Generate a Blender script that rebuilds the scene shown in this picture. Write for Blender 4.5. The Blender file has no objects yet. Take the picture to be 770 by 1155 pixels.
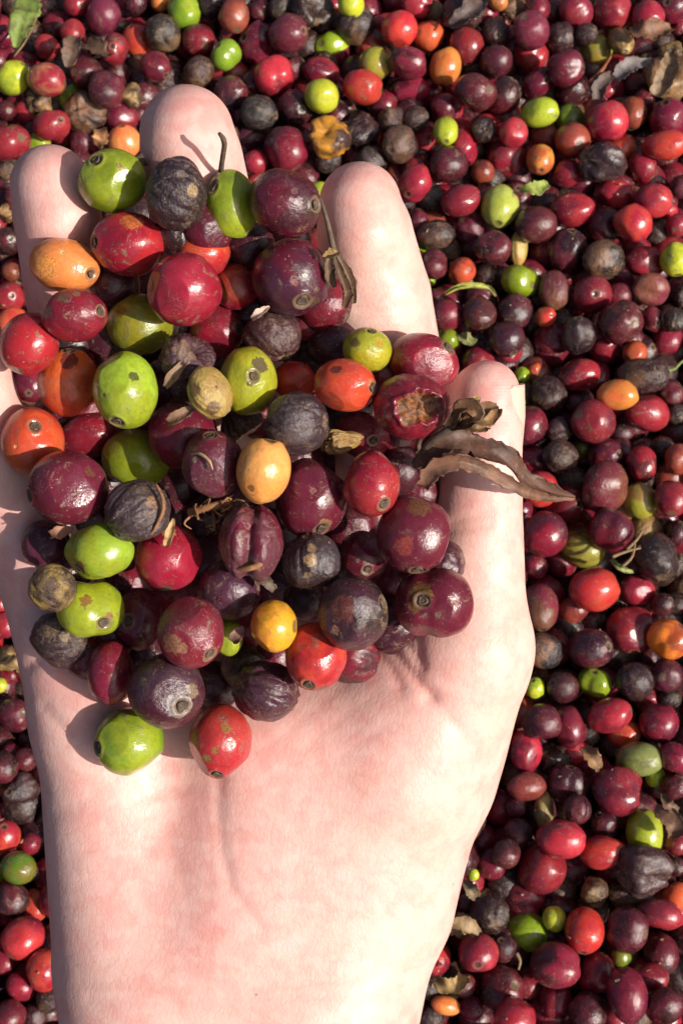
import bpy, bmesh, math, random
import numpy as np
from mathutils import Vector, Matrix

random.seed(7)
rng = np.random.default_rng(7)
SC = bpy.context.scene
COL = SC.collection
MM = 0.001

# ------------------------------------------------------------------ camera
TILT = math.radians(21.0)
KB = 508.0 / 470.0                # size of the pile's fruits relative to the first estimate
FPX = 1586.6                    # focal length in photo pixels (photo 770 x 1155)
D0 = 508.0                      # camera to pile along the axis, mm
DH = 279.0                      # camera to the reference plane of the hand, mm
RC = Matrix.Rotation(TILT, 3, 'X')
CAM = Vector((0, -D0 * math.sin(TILT), D0 * math.cos(TILT)))    # mm
cd = bpy.data.cameras.new('camera')
cam = bpy.data.objects.new('camera', cd)
COL.objects.link(cam)
cam.location = CAM * MM
cam.rotation_euler = (TILT, 0, 0)
cd.sensor_fit = 'VERTICAL'
cd.sensor_height = 36
cd.sensor_width = 24
cd.lens = 36 * FPX / 1155
cd.clip_start = 0.01
cd.clip_end = 100
cd.dof.use_dof = True
cd.dof.focus_distance = 0.270
cd.dof.aperture_fstop = 75
SC.camera = cam

# ------------------------------------------------------------------ sky, sun, exposure
SUN_THETA, SUN_PHI = math.radians(45), math.radians(12)
s_cam = Vector((math.sin(SUN_THETA) * math.cos(SUN_PHI), -math.sin(SUN_THETA) * math.sin(SUN_PHI), math.cos(SUN_THETA)))
SUN = (RC @ s_cam).normalized()
w = bpy.data.worlds.new('World')
SC.world = w
w.use_nodes = True
wn = w.node_tree.nodes
bg = wn['Background']
sky = wn.new('ShaderNodeTexSky')
sky.sky_type = 'NISHITA'
sky.sun_disc = False
sky.air_density = 0.7
sky.dust_density = 4.0
sky.ozone_density = 0.5
sky.sun_elevation = math.asin(SUN.z)
sky.sun_rotation = math.atan2(SUN.x, SUN.y)
w.node_tree.links.new(sky.outputs[0], bg.inputs[0])
bg.inputs[1].default_value = 0.085
sl = bpy.data.lights.new('sun', 'SUN')
sl.energy = 4.4
sl.angle = math.radians(0.5)
sl.color = (1.0, 0.94, 0.855)
so = bpy.data.objects.new('sun', sl)
COL.objects.link(so)
so.rotation_euler = SUN.to_track_quat('Z', 'Y').to_euler()
so.location = (0.5, -0.3, 1)
SC.view_settings.view_transform = 'Standard'
SC.view_settings.look = 'None'
SC.view_settings.exposure = 0.4
SC.view_settings.gamma = 1
SC.cycles.max_bounces = 6


# ------------------------------------------------------------------ helpers
def lin(c):
    return tuple(((v / 255) / 12.92 if v / 255 <= 0.04045 else ((v / 255 + 0.055) / 1.055) ** 2.4) for v in c)


def C2W(X, Y, Z):
    """camera-frame mm (Z towards the camera, 0 = hand reference plane) -> world metres"""
    return (CAM + RC @ Vector((X, Y, Z - DH))) * MM


def P(px, py, Z=0.0):
    """photo pixel at depth Z -> camera-frame mm"""
    k = (DH - Z) / FPX
    return np.array([(px - 385) * k, (577.5 - py) * k, Z])


def PW(px, py, Z=0.0):
    return C2W(*P(px, py, Z))


def ground_pt(px, py, z):
    """photo pixel -> world mm on the plane at height z mm"""
    d = RC @ Vector(((px - 385) / FPX, (577.5 - py) / FPX, -1.0))
    t = (z - CAM.z) / d.z
    return CAM + d * t, t


def to_px(v):
    q = RC.transposed() @ (Vector(v) - CAM)
    return 385 + q.x / -q.z * FPX, 577.5 - q.y / -q.z * FPX, -q.z


def mesh_obj(name, verts, faces, mat, parent=None, smooth=True, attrs=None, link=True):
    me = bpy.data.meshes.new(name)
    me.from_pydata(np.asarray(verts, float).tolist(), [], [list(map(int, f)) for f in faces])
    if smooth:
        me.polygons.foreach_set('use_smooth', [True] * len(me.polygons))
    for k, a in (attrs or {}).items():
        a = np.asarray(a, np.float32)
        if a.ndim == 1:
            at = me.attributes.new(k, 'FLOAT', 'POINT')
            at.data.foreach_set('value', a)
        else:
            at = me.attributes.new(k, 'FLOAT_VECTOR', 'POINT')
            at.data.foreach_set('vector', a.ravel())
    if mat:
        for m in (mat if isinstance(mat, (list, tuple)) else [mat]):
            me.materials.append(m)
    me.update()
    if not link:
        return me
    o = bpy.data.objects.new(name, me)
    COL.objects.link(o)
    if parent is not None:
        o.parent = parent
    return o


def tag(o, label, cat, group=None, kind=None):
    o['label'] = label
    o['category'] = cat
    if group:
        o['group'] = group
    if kind:
        o['kind'] = kind
    return o


def noise_fn(seed, freq, n=7):
    r = np.random.default_rng(seed)
    k = r.normal(size=(n, 3))
    k /= np.linalg.norm(k, axis=1)[:, None]
    k *= freq * r.uniform(0.6, 1.4, (n, 1))
    ph = r.uniform(0, 6.28, n)
    a = r.uniform(0.5, 1, n)
    a /= math.sqrt((a * a).sum() / 2)
    return lambda p: (np.sin(p @ k.T + ph) * a).sum(1)


# ------------------------------------------------------------------ materials
class NT:
    def __init__(self, name):
        self.m = bpy.data.materials.new(name)
        self.m.use_nodes = True
        self.t = self.m.node_tree
        self.b = self.t.nodes['Principled BSDF']

    def n(self, kind, **kw):
        x = self.t.nodes.new('ShaderNode' + kind)
        for k, v in kw.items():
            setattr(x, k, v)
        return x

    def l(self, a, b):
        self.t.links.new(a, b)

    def val(self, sock, v):
        if hasattr(v, 'is_output'):
            self.l(v, sock)
        else:
            sock.default_value = v

    def noise(self, vec, scale, detail=3, rough=0.55, dist=0.0):
        x = self.n('TexNoise')
        self.l(vec, x.inputs['Vector'])
        x.inputs['Scale'].default_value = scale
        x.inputs['Detail'].default_value = detail
        x.inputs['Roughness'].default_value = rough
        x.inputs['Distortion'].default_value = dist
        return x.outputs['Fac']

    def ramp(self, fac, a, b, lo=0.0, hi=1.0):
        x = self.n('MapRange', interpolation_type='SMOOTHSTEP')
        self.val(x.inputs['Value'], fac)
        x.inputs['From Min'].default_value = a
        x.inputs['From Max'].default_value = b
        x.inputs['To Min'].default_value = lo
        x.inputs['To Max'].default_value = hi
        return x.outputs['Result']

    def mix(self, fac, a, b, mode='MIX'):
        x = self.n('Mix', data_type='RGBA', blend_type=mode)
        self.val(x.inputs['Factor'], fac)
        for s, v in ((x.inputs[6], a), (x.inputs[7], b)):
            if isinstance(v, tuple):
                v = (*v, 1.0) if len(v) == 3 else v
            self.val(s, v)
        return x.outputs[2]

    def math(self, op, a, b=0.0, c=None):
        x = self.n('Math', operation=op)
        self.val(x.inputs[0], a)
        self.val(x.inputs[1], b)
        if c is not None:
            self.val(x.inputs[2], c)
        return x.outputs[0]

    def bump(self, h, strength, dist, normal=None):
        x = self.n('Bump')
        self.val(x.inputs['Strength'], strength)
        x.inputs['Distance'].default_value = dist
        self.l(h, x.inputs['Height'])
        if normal is not None:
            self.l(normal, x.inputs['Normal'])
        return x.outputs[0]


def cherry_material(name, mass=False):
    T = NT(name)
    rest = T.n('Attribute', attribute_name='rest').outputs['Vector']
    if mass:
        c1 = T.n('Attribute', attribute_name='col').outputs['Color']
        c2 = T.n('Attribute', attribute_name='col2').outputs['Color']
        dry = T.n('Attribute', attribute_name='dryness').outputs['Fac']
        rnd = T.n('Attribute', attribute_name='seed').outputs['Fac']
    else:
        oi = T.n('ObjectInfo')
        c1 = oi.outputs['Color']
        c2 = T.n('Attribute', attribute_type='OBJECT', attribute_name='second_colour').outputs['Color']
        dry = T.n('Attribute', attribute_type='OBJECT', attribute_name='dryness').outputs['Fac']
        rnd = oi.outputs['Random']
    off = T.n('VectorMath', operation='ADD')
    comb = T.n('CombineXYZ')
    r37 = T.math('MULTIPLY', rnd, 37.0)
    T.l(r37, comb.inputs[0])
    T.l(T.math('MULTIPLY', rnd, 91.0), comb.inputs[1])
    T.l(r37, comb.inputs[2])
    T.l(rest, off.inputs[0])
    T.l(comb.outputs[0], off.inputs[1])
    v = off.outputs[0]
    sep = T.n('SeparateXYZ')
    T.l(rest, sep.inputs[0])
    pz = sep.outputs[2]
    # broad colour change across the fruit
    n1 = T.noise(v, 1.1, 3, 0.5, 0.3)
    g = T.math('MULTIPLY_ADD', pz, 0.16, n1)
    col = T.mix(T.ramp(g, 0.42, 0.66), c1, c2)
    # fine mottling
    n2 = T.noise(v, 7.0, 5, 0.6)
    col = T.mix(T.ramp(n2, 0.3, 0.75, 0.0, 0.5), col, T.mix(0.5, col, (0.05, 0.02, 0.02)), 'MIX')
    n2b = T.noise(v, 3.2, 4, 0.65, 0.8)
    col = T.mix(T.ramp(n2b, 0.52, 0.75, 0.0, 0.35), col, T.mix(0.55, col, c2))
    # dusty bloom
    n3 = T.noise(v, 2.3, 6, 0.7)
    col = T.mix(T.ramp(n3, 0.5, 0.8, 0.0, 0.11), col, (0.30, 0.20, 0.20))
    # brown scuffs with a shape of their own
    n4 = T.noise(v, 2.0, 7, 0.72, 1.2)
    scuff = T.math('MAXIMUM', T.math('MULTIPLY', T.ramp(n4, 0.575, 0.61), T.ramp(T.noise(v, 0.9, 2), 0.44, 0.58)), T.math('MULTIPLY', dry, T.ramp(n4, 0.5, 0.62, 0, 0.75)))
    n5 = T.noise(v, 14, 4, 0.6)
    scol = T.mix(T.ramp(n5, 0.35, 0.65), (0.055, 0.035, 0.026), (0.26, 0.18, 0.11))
    col = T.mix(T.math('MULTIPLY', scuff, 0.72), col, scol)
    # thin tan scratches
    n6 = T.noise(v, 1.7, 2, 0.5, 2.2)
    scr = T.math('MULTIPLY', T.ramp(T.math('ABSOLUTE', T.math('SUBTRACT', n6, 0.5)), 0.003, 0.008, 1.0, 0.0), T.ramp(T.noise(v, 1.6, 2), 0.52, 0.6))
    col = T.mix(T.math('MULTIPLY', scr, 0.6), col, (0.26, 0.19, 0.11))
    if not mass:
        mk = T.n('Attribute', attribute_name='mark')
        mc = T.n('Attribute', attribute_name='mark_colour')
        mfac = T.ramp(T.math('MULTIPLY_ADD', T.noise(v, 4.5, 6, 0.7, 0.8), 1.7, T.math('SUBTRACT', mk.outputs['Fac'], 0.85)), 0.42, 0.54)
        col = T.mix(T.math('MULTIPLY', T.math('MULTIPLY', mfac, T.ramp(mk.outputs['Fac'], 0.02, 0.3)), 0.8), col, T.mix(T.ramp(T.noise(v, 16, 4), 0.35, 0.65, 0.0, 0.6), mc.outputs['Color'], (0.03, 0.02, 0.018)))
    # tiny specks of dirt
    vo = T.n('TexVoronoi')
    wob = T.n('VectorMath', operation='MULTIPLY_ADD')
    wn_ = T.n('TexNoise')
    T.l(v, wn_.inputs['Vector'])
    wn_.inputs['Scale'].default_value = 12
    T.l(wn_.outputs['Color'], wob.inputs[0])
    wob.inputs[1].default_value = (0.16, 0.16, 0.16)
    T.l(v, wob.inputs[2])
    T.l(wob.outputs[0], vo.inputs['Vector'])
    vo.inputs['Scale'].default_value = 8.5
    vo.inputs['Randomness'].default_value = 1.0
    sz = T.ramp(T.noise(v, 5.0, 2), 0.48, 0.68, -0.02, 0.28)
    speck = T.ramp(T.math('SUBTRACT', sz, vo.outputs['Distance']), 0.0, 0.03)
    sc2 = T.mix(T.ramp(T.noise(v, 9, 1), 0.4, 0.6), (0.05, 0.03, 0.02), (0.30, 0.21, 0.12))
    col = T.mix(T.math('MULTIPLY', speck, 0.6), col, sc2)
    # blossom end: dark ring with a tan rim
    nz = T.math('MULTIPLY_ADD', T.noise(v, 6, 3), 0.03, pz)
    ringm = T.ramp(nz, 0.974, 0.986)
    col = T.mix(T.math('MULTIPLY', ringm, 0.7), col, T.mix(T.ramp(nz, 0.998, 1.004), (0.17, 0.11, 0.065), (0.035, 0.022, 0.018)))
    nz2 = T.math('MULTIPLY_ADD', T.noise(v, 5, 3), 0.05, T.math('MULTIPLY', pz, -1.0))
    col = T.mix(T.ramp(nz2, 0.985, 1.0, 0, 0.8), col, (0.13, 0.085, 0.05))
    T.l(col, T.b.inputs['Base Color'])
    ro = T.math('MULTIPLY_ADD', n3, 0.34, 0.01)
    ro = T.math('ADD', ro, T.math('MULTIPLY', dry, 0.07))
    ro = T.math('ADD', ro, T.math('MULTIPLY', T.math('MAXIMUM', scuff, speck), 0.25))
    T.l(ro, T.b.inputs['Roughness'])
    T.b.inputs['IOR'].default_value = 1.5
    bn = T.bump(T.noise(v, 4.0, 5, 0.6), T.math('MULTIPLY_ADD', dry, 0.6, 0.13), 0.0011)
    bn = T.bump(T.noise(v, 26, 4, 0.6), T.math('MULTIPLY_ADD', dry, 0.55, 0.14), 0.00022, bn)
    bn = T.bump(T.math('ADD', scuff, speck), 0.25, 0.0002, bn)
    T.l(bn, T.b.inputs['Normal'])
    return T.m


def organic_material(name, cols, scale=180.0, rough=0.7, bump=0.0004, object_colour=False):
    """dry leaf / twig / husk: mottled brown, fibrous"""
    T = NT(name)
    tc = T.n('TexCoord').outputs['Object']
    n = T.noise(tc, scale, 6, 0.65, 0.6)
    n2 = T.noise(tc, scale * 4, 4, 0.6)
    base = T.n('ObjectInfo').outputs['Color'] if object_colour else cols[0]
    col = T.mix(T.ramp(n, 0.35, 0.65), base, T.mix(0.75, base, cols[1]) if object_colour else cols[1])
    col = T.mix(T.ramp(n2, 0.5, 0.75, 0, 0.45), col, cols[2])
    T.l(col, T.b.inputs['Base Color'])
    T.b.inputs['Roughness'].default_value = rough
    T.l(T.bump(T.math('ADD', n, T.math('MULTIPLY', n2, 0.4)), 0.6, bump), T.b.inputs['Normal'])
    return T.m


def skin_material():
    T = NT('skin')
    tc = T.n('TexCoord').outputs['Object']
    flush = T.n('Attribute', attribute_name='flush').outputs['Fac']
    pale = T.n('Attribute', attribute_name='pale').outputs['Fac']
    n1 = T.noise(tc, 75, 5, 0.6, 0.4)
    n2 = T.noise(tc, 320, 4, 0.6)
    col = T.mix(T.ramp(n1, 0.36, 0.64), (0.665, 0.41, 0.35), (0.645, 0.315, 0.275))
    col = T.mix(T.ramp(n2, 0.35, 0.7, 0, 0.45), col, (0.68, 0.44, 0.38))
    col = T.mix(T.math('MULTIPLY', flush, 0.75), col, (0.62, 0.265, 0.235))
    col = T.mix(T.math('MULTIPLY', pale, 0.35), col, (0.69, 0.45, 0.34))
    # specks of soil stuck to the skin
    vo = T.n('TexVoronoi')
    T.l(tc, vo.inputs['Vector'])
    vo.inputs['Scale'].default_value = 340
    sz = T.ramp(T.noise(tc, 110, 2), 0.53, 0.72, -0.02, 0.11)
    speck = T.ramp(T.math('SUBTRACT', sz, vo.outputs['Distance']), 0.0, 0.03)
    col = T.mix(T.math('MULTIPLY', speck, 0.75), col, (0.12, 0.06, 0.045))
    # crossing fine skin lines
    vl = T.n('TexVoronoi', feature='DISTANCE_TO_EDGE')
    mp = T.n('Mapping')
    mp.inputs['Scale'].default_value = (1.0, 0.55, 0.8)
    mp.inputs['Rotation'].default_value = (0, 0, 0.5)
    wv = T.n('VectorMath', operation='MULTIPLY_ADD')
    nn = T.n('TexNoise')
    T.l(tc, nn.inputs['Vector'])
    nn.inputs['Scale'].default_value = 260
    T.l(nn.outputs['Color'], wv.inputs[0])
    wv.inputs[1].default_value = (0.0025, 0.0025, 0.0025)
    T.l(tc, wv.inputs[2])
    T.l(wv.outputs[0], mp.inputs['Vector'])
    T.l(mp.outputs[0], vl.inputs['Vector'])
    vl.inputs['Scale'].default_value = 900
    lines = T.ramp(vl.outputs['Distance'], 0.0, 0.14)
    col = T.mix(T.math('MULTIPLY', T.math('SUBTRACT', 1.0, lines), 0.2), col, (0.55, 0.25, 0.205))
    col = T.mix(T.ramp(T.noise(tc, 240, 2, 0.5), 0.42, 0.6, 0.0, 0.38), col, (0.70, 0.475, 0.42))
    col = T.mix(T.ramp(T.noise(tc, 170, 3, 0.6, 0.6), 0.52, 0.68, 0.0, 0.3), col, (0.60, 0.265, 0.225))
    dust = T.ramp(T.noise(tc, 60, 6, 0.7), 0.58, 0.72, 0, 0.3)
    col = T.mix(dust, col, (0.44, 0.235, 0.17))
    cre = T.n('Attribute', attribute_name='crease').outputs['Fac']
    col = T.mix(T.math('MULTIPLY', cre, 0.32), col, (0.60, 0.27, 0.22))
    T.l(col, T.b.inputs['Base Color'])
    T.b.inputs['Subsurface Weight'].default_value = 0.25
    T.b.inputs['Subsurface Radius'].default_value = (1.0, 0.35, 0.2)
    T.b.inputs['Subsurface Scale'].default_value = 0.004
    T.l(T.ramp(n2, 0.3, 0.7, 0.44, 0.6), T.b.inputs['Roughness'])
    mp2 = T.n('Mapping')
    mp2.inputs['Rotation'].default_value = (0, 0, -0.6)
    mp2.inputs['Scale'].default_value = (1.0, 0.35, 0.6)
    T.l(tc, mp2.inputs['Vector'])
    long = T.noise(mp2.outputs[0], 300, 6, 0.6, 0.8)
    b1 = T.bump(T.noise(tc, 110, 5, 0.6), 0.3, 0.0007)
    b2 = T.bump(long, 0.24, 0.0003, b1)
    b3 = T.bump(lines, 0.3, 0.00006, b2)
    b4 = T.bump(T.noise(tc, 1500, 3, 0.6), 0.3, 0.0001, b3)
    ci = T.math('MULTIPLY', cre, -1.0)
    b5 = T.bump(ci, 0.35, 0.0004, b4)
    wvx = T.n('TexWave', wave_type='BANDS', bands_direction='Y')
    T.l(tc, wvx.inputs['Vector'])
    wvx.inputs['Scale'].default_value = 480
    wvx.inputs['Distortion'].default_value = 5
    wvx.inputs['Detail Scale'].default_value = 0.25
    b6 = T.bump(wvx.outputs['Fac'], T.math('MULTIPLY', T.ramp(flush, 0.45, 0.9), 0.3), 0.00006, b5)
    T.l(b6, T.b.inputs['Normal'])
    return T.m


M_CH = cherry_material('cherry_skin')
M_MASS = cherry_material('cherry_skin_mass', True)
M_SKIN = skin_material()
M_SCAR = organic_material('scar', [(0.10, 0.06, 0.035), (0.035, 0.022, 0.016), (0.24, 0.16, 0.09)], 900, 0.75, 0.0002)
M_STEM = organic_material('dry_stem', [(0.055, 0.035, 0.025), (0.10, 0.065, 0.04), (0.20, 0.14, 0.09)], 500, 0.75, 0.0003)
M_LEAF = organic_material('dry_leaf', [(0.10, 0.06, 0.035), (0.05, 0.024, 0.014), (0.24, 0.15, 0.085)], 220, 0.6, 0.0004, True)
M_FLESH = organic_material('torn_flesh', [(0.26, 0.085, 0.02), (0.05, 0.018, 0.01), (0.38, 0.21, 0.07)], 700, 0.5, 0.0006)
M_FIBRE = organic_material('dry_fibre', [(0.30, 0.13, 0.05), (0.16, 0.07, 0.03), (0.45, 0.26, 0.12)], 700, 0.8, 0.0003)
M_SOIL = organic_material('soil', [(0.035, 0.022, 0.016), (0.02, 0.013, 0.01), (0.07, 0.045, 0.03)], 60, 0.9, 0.003)
M_BEAN = organic_material('bean', [(0.36, 0.26, 0.13), (0.28, 0.19, 0.09), (0.12, 0.07, 0.035)], 320, 0.42, 0.0003)
T_ = NT('nail')
T_.b.inputs['Base Color'].default_value = (0.66, 0.42, 0.34, 1)
T_.b.inputs['Roughness'].default_value = 0.4
T_.b.inputs['Subsurface Weight'].default_value = 0.15
T_.b.inputs['Subsurface Scale'].default_value = 0.002
T_.l(T_.bump(T_.noise(T_.n('TexCoord').outputs['Object'], 600, 3), 0.2, 0.0001), T_.b.inputs['Normal'])
M_NAIL = T_.m

# ------------------------------------------------------------------ ground
g = mesh_obj('ground', [(-3, -3, -0.0105), (3, -3, -0.0105), (3, 3, -0.0105), (-3, 3, -0.0105)], [(0, 1, 2, 3)], M_SOIL)
g['kind'] = 'structure'
g['label'] = 'dark soil of the drying floor under the cherries'

# ------------------------------------------------------------------ hand (implicit surface -> one continuous mesh)
H_ = 0.8
gx = np.arange(-96, 46, H_, dtype=np.float32)
gy = np.arange(-232, 92, H_, dtype=np.float32)
gz = np.arange(-56, 28, H_, dtype=np.float32)
GX, GY, GZ = gx[:, None, None], gy[None, :, None], gz[None, None, :]


def cone(a, b):
    """round cone between (px, py, Z, r_px) joints"""
    pa, pb = P(*a[:3]), P(*b[:3])
    ra, rb = a[3] * (DH - a[2]) / FPX, b[3] * (DH - b[2]) / FPX
    ba = (pb - pa).astype(np.float32)
    L2 = float(ba @ ba)
    dx, dy, dz = GX - np.float32(pa[0]), GY - np.float32(pa[1]), GZ - np.float32(pa[2])
    t = np.clip((dx * ba[0] + dy * ba[1] + dz * ba[2]) / np.float32(L2), 0, 1)
    d = np.sqrt((dx - t * ba[0]) ** 2 + (dy - t * ba[1]) ** 2 + (dz - t * ba[2]) ** 2)
    return d - (ra + (rb - ra) * t).astype(np.float32)


def smin(a, b, k):
    h = np.clip(0.5 + 0.5 * (b - a) / k, 0, 1)
    return b + (a - b) * h - k * h * (1 - h)


def chain(js, k=0.4):
    d = None
    for a, b in zip(js[:-1], js[1:]):
        c = cone(a, b)
        d = c if d is None else smin(d, c, k)
    return d


INDEX = [(452, 640, -31, 72), (440, 440, -12, 64), (423, 335, -2, 63), (411, 262, 2, 54), (406, 229, 3, 46)]
MIDDLE = [(285, 610, -32, 76), (248, 380, -15, 64), (230, 250, 2, 60), (216, 178, 5, 57), (211, 150, 5, 53)]
RING = [(165, 640, -31, 70), (104, 430, -14, 58), (78, 310, 0, 52), (64, 240, 3, 49), (58, 209, 4, 45)]
LITTLE = [(90, 725, -13, 66), (8, 540, -3, 50), (-24, 455, 4, 45), (-38, 390, 7, 43), (-46, 352, 8, 40)]
THUMB = [(458, 850, -17, 94), (530, 715, -10, 64), (540, 560, -6, 48.5), (547, 480, -3, 42), (549, 443, -2, 37)]

palm = smin(cone((180, 1120, -20, 84), (150, 640, -26, 84)), cone((275, 1120, -21, 88), (285, 600, -28, 84)), 10)
palm = smin(palm, cone((350, 1100, -20, 92), (450, 640, -25, 80)), 10)
palm = smin(palm, cone((150, 1070, -19, 88), (108, 800, -13, 66)), 9)           # heel of the little-finger side
palm = smin(palm, cone((108, 800, -13, 66), (92, 715, -11, 63)), 8)
palm = smin(palm, cone((406, 1010, -24, 108), (452, 838, -19, 96)), 10)
palm = smin(palm, cone((335, 965, -28, 128), (400, 850, -26, 128)), 12)        # ball of the thumb
palm = smin(palm, cone((452, 838, -19, 96), (522, 745, -10, 73)), 10)
palm = smin(palm, cone((255, 1075, -16, 84), (300, 850, -17, 84)), 12)
palm = smin(palm, cone((360, 1130, -21, 96), (352, 1230, -22, 96)), 12)
fore = smin(cone((182, 1150, -22, 98), (190, 1900, -6, 118)), cone((340, 1150, -22, 106), (390, 1900, -6, 122)), 10)
palm = smin(palm, fore, 12)
# the hollow of the cupped palm, where the heap lies
_c = P(262, 540, 12)
ell = (np.sqrt(((GX - _c[0]) / 41) ** 2 + ((GY - _c[1]) / 46) ** 2 + ((GZ - _c[2]) / 33) ** 2) - 1) * 33
hand = -smin(-palm, ell.astype(np.float32), 6.0)
for js in (INDEX, MIDDLE, RING, LITTLE):
    f = chain(js)
    hand = smin(hand, f, 5.0)
hand = smin(hand, chain(THUMB), 7.0)
# soft finger pads
for (a, b) in (((404, 235, 8, 37), (410, 262, 8, 40)), ((210, 158, 10, 43), (217, 190, 9, 46)), ((58, 214, 8, 36), (66, 245, 8, 38))):
    hand = smin(hand, cone(a, b), 4.0)

# creases: shallow grooves along polylines (px, py)
CREASES = [
    ([(300, 845), (345, 808), (392, 770)], 0.070, 0.9), ([(322, 862), (372, 820), (420, 785)], 0.060, 0.9), ([(350, 880), (400, 842), (446, 812)], 0.060, 0.9),
    ([(300, 880), (330, 858), (356, 842)], 0.060, 0.8), ([(72, 775), (96, 766), (120, 770)], 0.080, 0.8), ([(66, 786), (92, 778), (112, 782)], 0.070, 0.8),
    ([(96, 960), (140, 930), (190, 915)], 0.070, 1.0), ([(88, 1000), (130, 975), (170, 962)], 0.060, 1.0), ([(180, 930), (205, 985), (214, 1040)], 0.070, 1.0),
    ([(262, 930), (290, 985), (330, 1030)], 0.070, 1.0), ([(228, 900), (238, 960), (236, 1010)], 0.060, 0.9), ([(120, 1080), (190, 1090), (260, 1086)], 0.070, 1.0),
    ([(516, 640), (540, 636), (566, 634)], 0.070, 0.8), ([(520, 655), (545, 652)], 0.060, 0.8), ([(372, 330), (392, 322), (420, 324)], 0.1, 0.8),
    ([(247, 872), (246, 915), (250, 960), (262, 1005), (296, 1045)], 0.36, 1.6),
    ([(432, 716), (450, 742), (468, 764), (486, 786)], 0.8, 1.3),
    ([(452, 712), (466, 736), (476, 752)], 0.6, 1.0),
    ([(470, 708), (474, 742)], 0.5, 1.0),
    ([(418, 728), (440, 752), (452, 775)], 0.5, 1.2),
    ([(486, 786), (512, 815), (540, 858)], 0.35, 1.8),
    ([(398, 347), (428, 350), (458, 346)], 0.5, 1.1),
    ([(405, 358), (436, 361), (462, 356)], 0.3, 1.0),
    ([(512, 588), (530, 584), (554, 580)], 0.4, 1.2),
    ([(500, 600), (530, 596), (552, 592)], 0.3, 1.0),
    ([(30, 752), (52, 742), (90, 760)], 0.6, 1.3),
    ([(90, 1110), (200, 1116), (320, 1112), (420, 1102)], 0.2, 1.5),
    ([(100, 1128), (240, 1132), (380, 1124)], 0.15, 1.5),
    ([(50, 800), (80, 830)], 0.35, 1.4),
    ([(60, 920), (96, 905), (130, 880)], 0.15, 1.8),
    ([(150, 905), (190, 890), (240, 884)], 0.14, 1.8),
    ([(400, 985), (425, 1010), (440, 1040)], 0.15, 2.0),
]
kz = (DH - GZ) / FPX
for pts, depth, wd in CREASES:
    # distance in the picture plane, converted to mm at each depth
    best = None
    q = [((x - 385) * (DH / FPX), (577.5 - y) * (DH / FPX)) for x, y in pts]
    sx = (gx * 1.0)[:, None]
    sy = (gy * 1.0)[None, :]
    for (ax, ay), (bx, by) in zip(q[:-1], q[1:]):
        ux, uy = bx - ax, by - ay
        t = np.clip(((sx - ax) * ux + (sy - ay) * uy) / (ux * ux + uy * uy), 0, 1)
        d = np.hypot(sx - ax - t * ux, sy - ay - t * uy)
        best = d if best is None else np.minimum(best, d)
    wv = (depth * np.exp(-(best / wd) ** 2)).astype(np.float32)
    hand = hand + wv[:, :, None] * (GZ > -18)

# height field of the palm side (camera frame), used to rest the cherries on
ins = hand < 0
top_idx = ins.shape[2] - 1 - np.argmax(ins[:, :, ::-1], axis=2)
HT = np.where(ins.any(2), gz[top_idx] + H_ * 0.5, -30.0)


def hand_height(x, y):
    i = int(np.clip(round((x - gx[0]) / H_), 0, len(gx) - 1))
    j = int(np.clip(round((y - gy[0]) / H_), 0, len(gy) - 1))
    return float(HT[i, j])


def surface_nets(F, org, h):
    nx, ny, nz = F.shape
    S = F < 0
    c = [S[i:nx - 1 + i, j:ny - 1 + j, k:nz - 1 + k] for i in (0, 1) for j in (0, 1) for k in (0, 1)]
    tot = sum(a.astype(np.int8) for a in c)
    act = (tot > 0) & (tot < 8)
    idx = -np.ones(act.shape, np.int64)
    ii = np.argwhere(act)
    idx[act] = np.arange(len(ii))
    acc = np.zeros((len(ii), 3))
    cnt = np.zeros(len(ii))
    corners = [(i, j, k) for i in (0, 1) for j in (0, 1) for k in (0, 1)]
    for a in corners:
        for ax in range(3):
            if a[ax] == 0:
                b = list(a)
                b[ax] = 1
                fa = F[ii[:, 0] + a[0], ii[:, 1] + a[1], ii[:, 2] + a[2]]
                fb = F[ii[:, 0] + b[0], ii[:, 1] + b[1], ii[:, 2] + b[2]]
                m = (fa < 0) != (fb < 0)
                t = np.where(m, fa / np.where(m, fa - fb, 1), 0)
                p = np.array(a, float)[None, :] + t[:, None] * (np.array(b) - np.array(a))[None, :]
                acc += p * m[:, None]
                cnt += m
    V = (ii + acc / cnt[:, None]) * h + np.array(org)
    faces = []
    for ax in range(3):
        o1, o2 = (ax + 1) % 3, (ax + 2) % 3
        sl0 = [slice(None)] * 3
        sl1 = [slice(None)] * 3
        sl0[ax] = slice(0, -1)
        sl1[ax] = slice(1, None)
        ch = S[tuple(sl0)] != S[tuple(sl1)]
        e = np.argwhere(ch)
        e = e[(e[:, o1] > 0) & (e[:, o2] > 0) & (e[:, o1] < F.shape[o1] - 1) & (e[:, o2] < F.shape[o2] - 1)]
        flip = S[tuple(e.T)]

        def cell(d1, d2):
            q = e.copy()
            q[:, o1] -= d1
            q[:, o2] -= d2
            return idx[tuple(q.T)]
        A, B, Cc, D = cell(1, 1), cell(0, 1), cell(0, 0), cell(1, 0)
        quad = np.stack([A, B, Cc, D], 1)
        quad[~flip] = quad[~flip][:, ::-1]
        faces.append(quad)
    return V, np.concatenate(faces)


HV, HF = surface_nets(hand, (gx[0], gy[0], gz[0]), H_)
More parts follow.
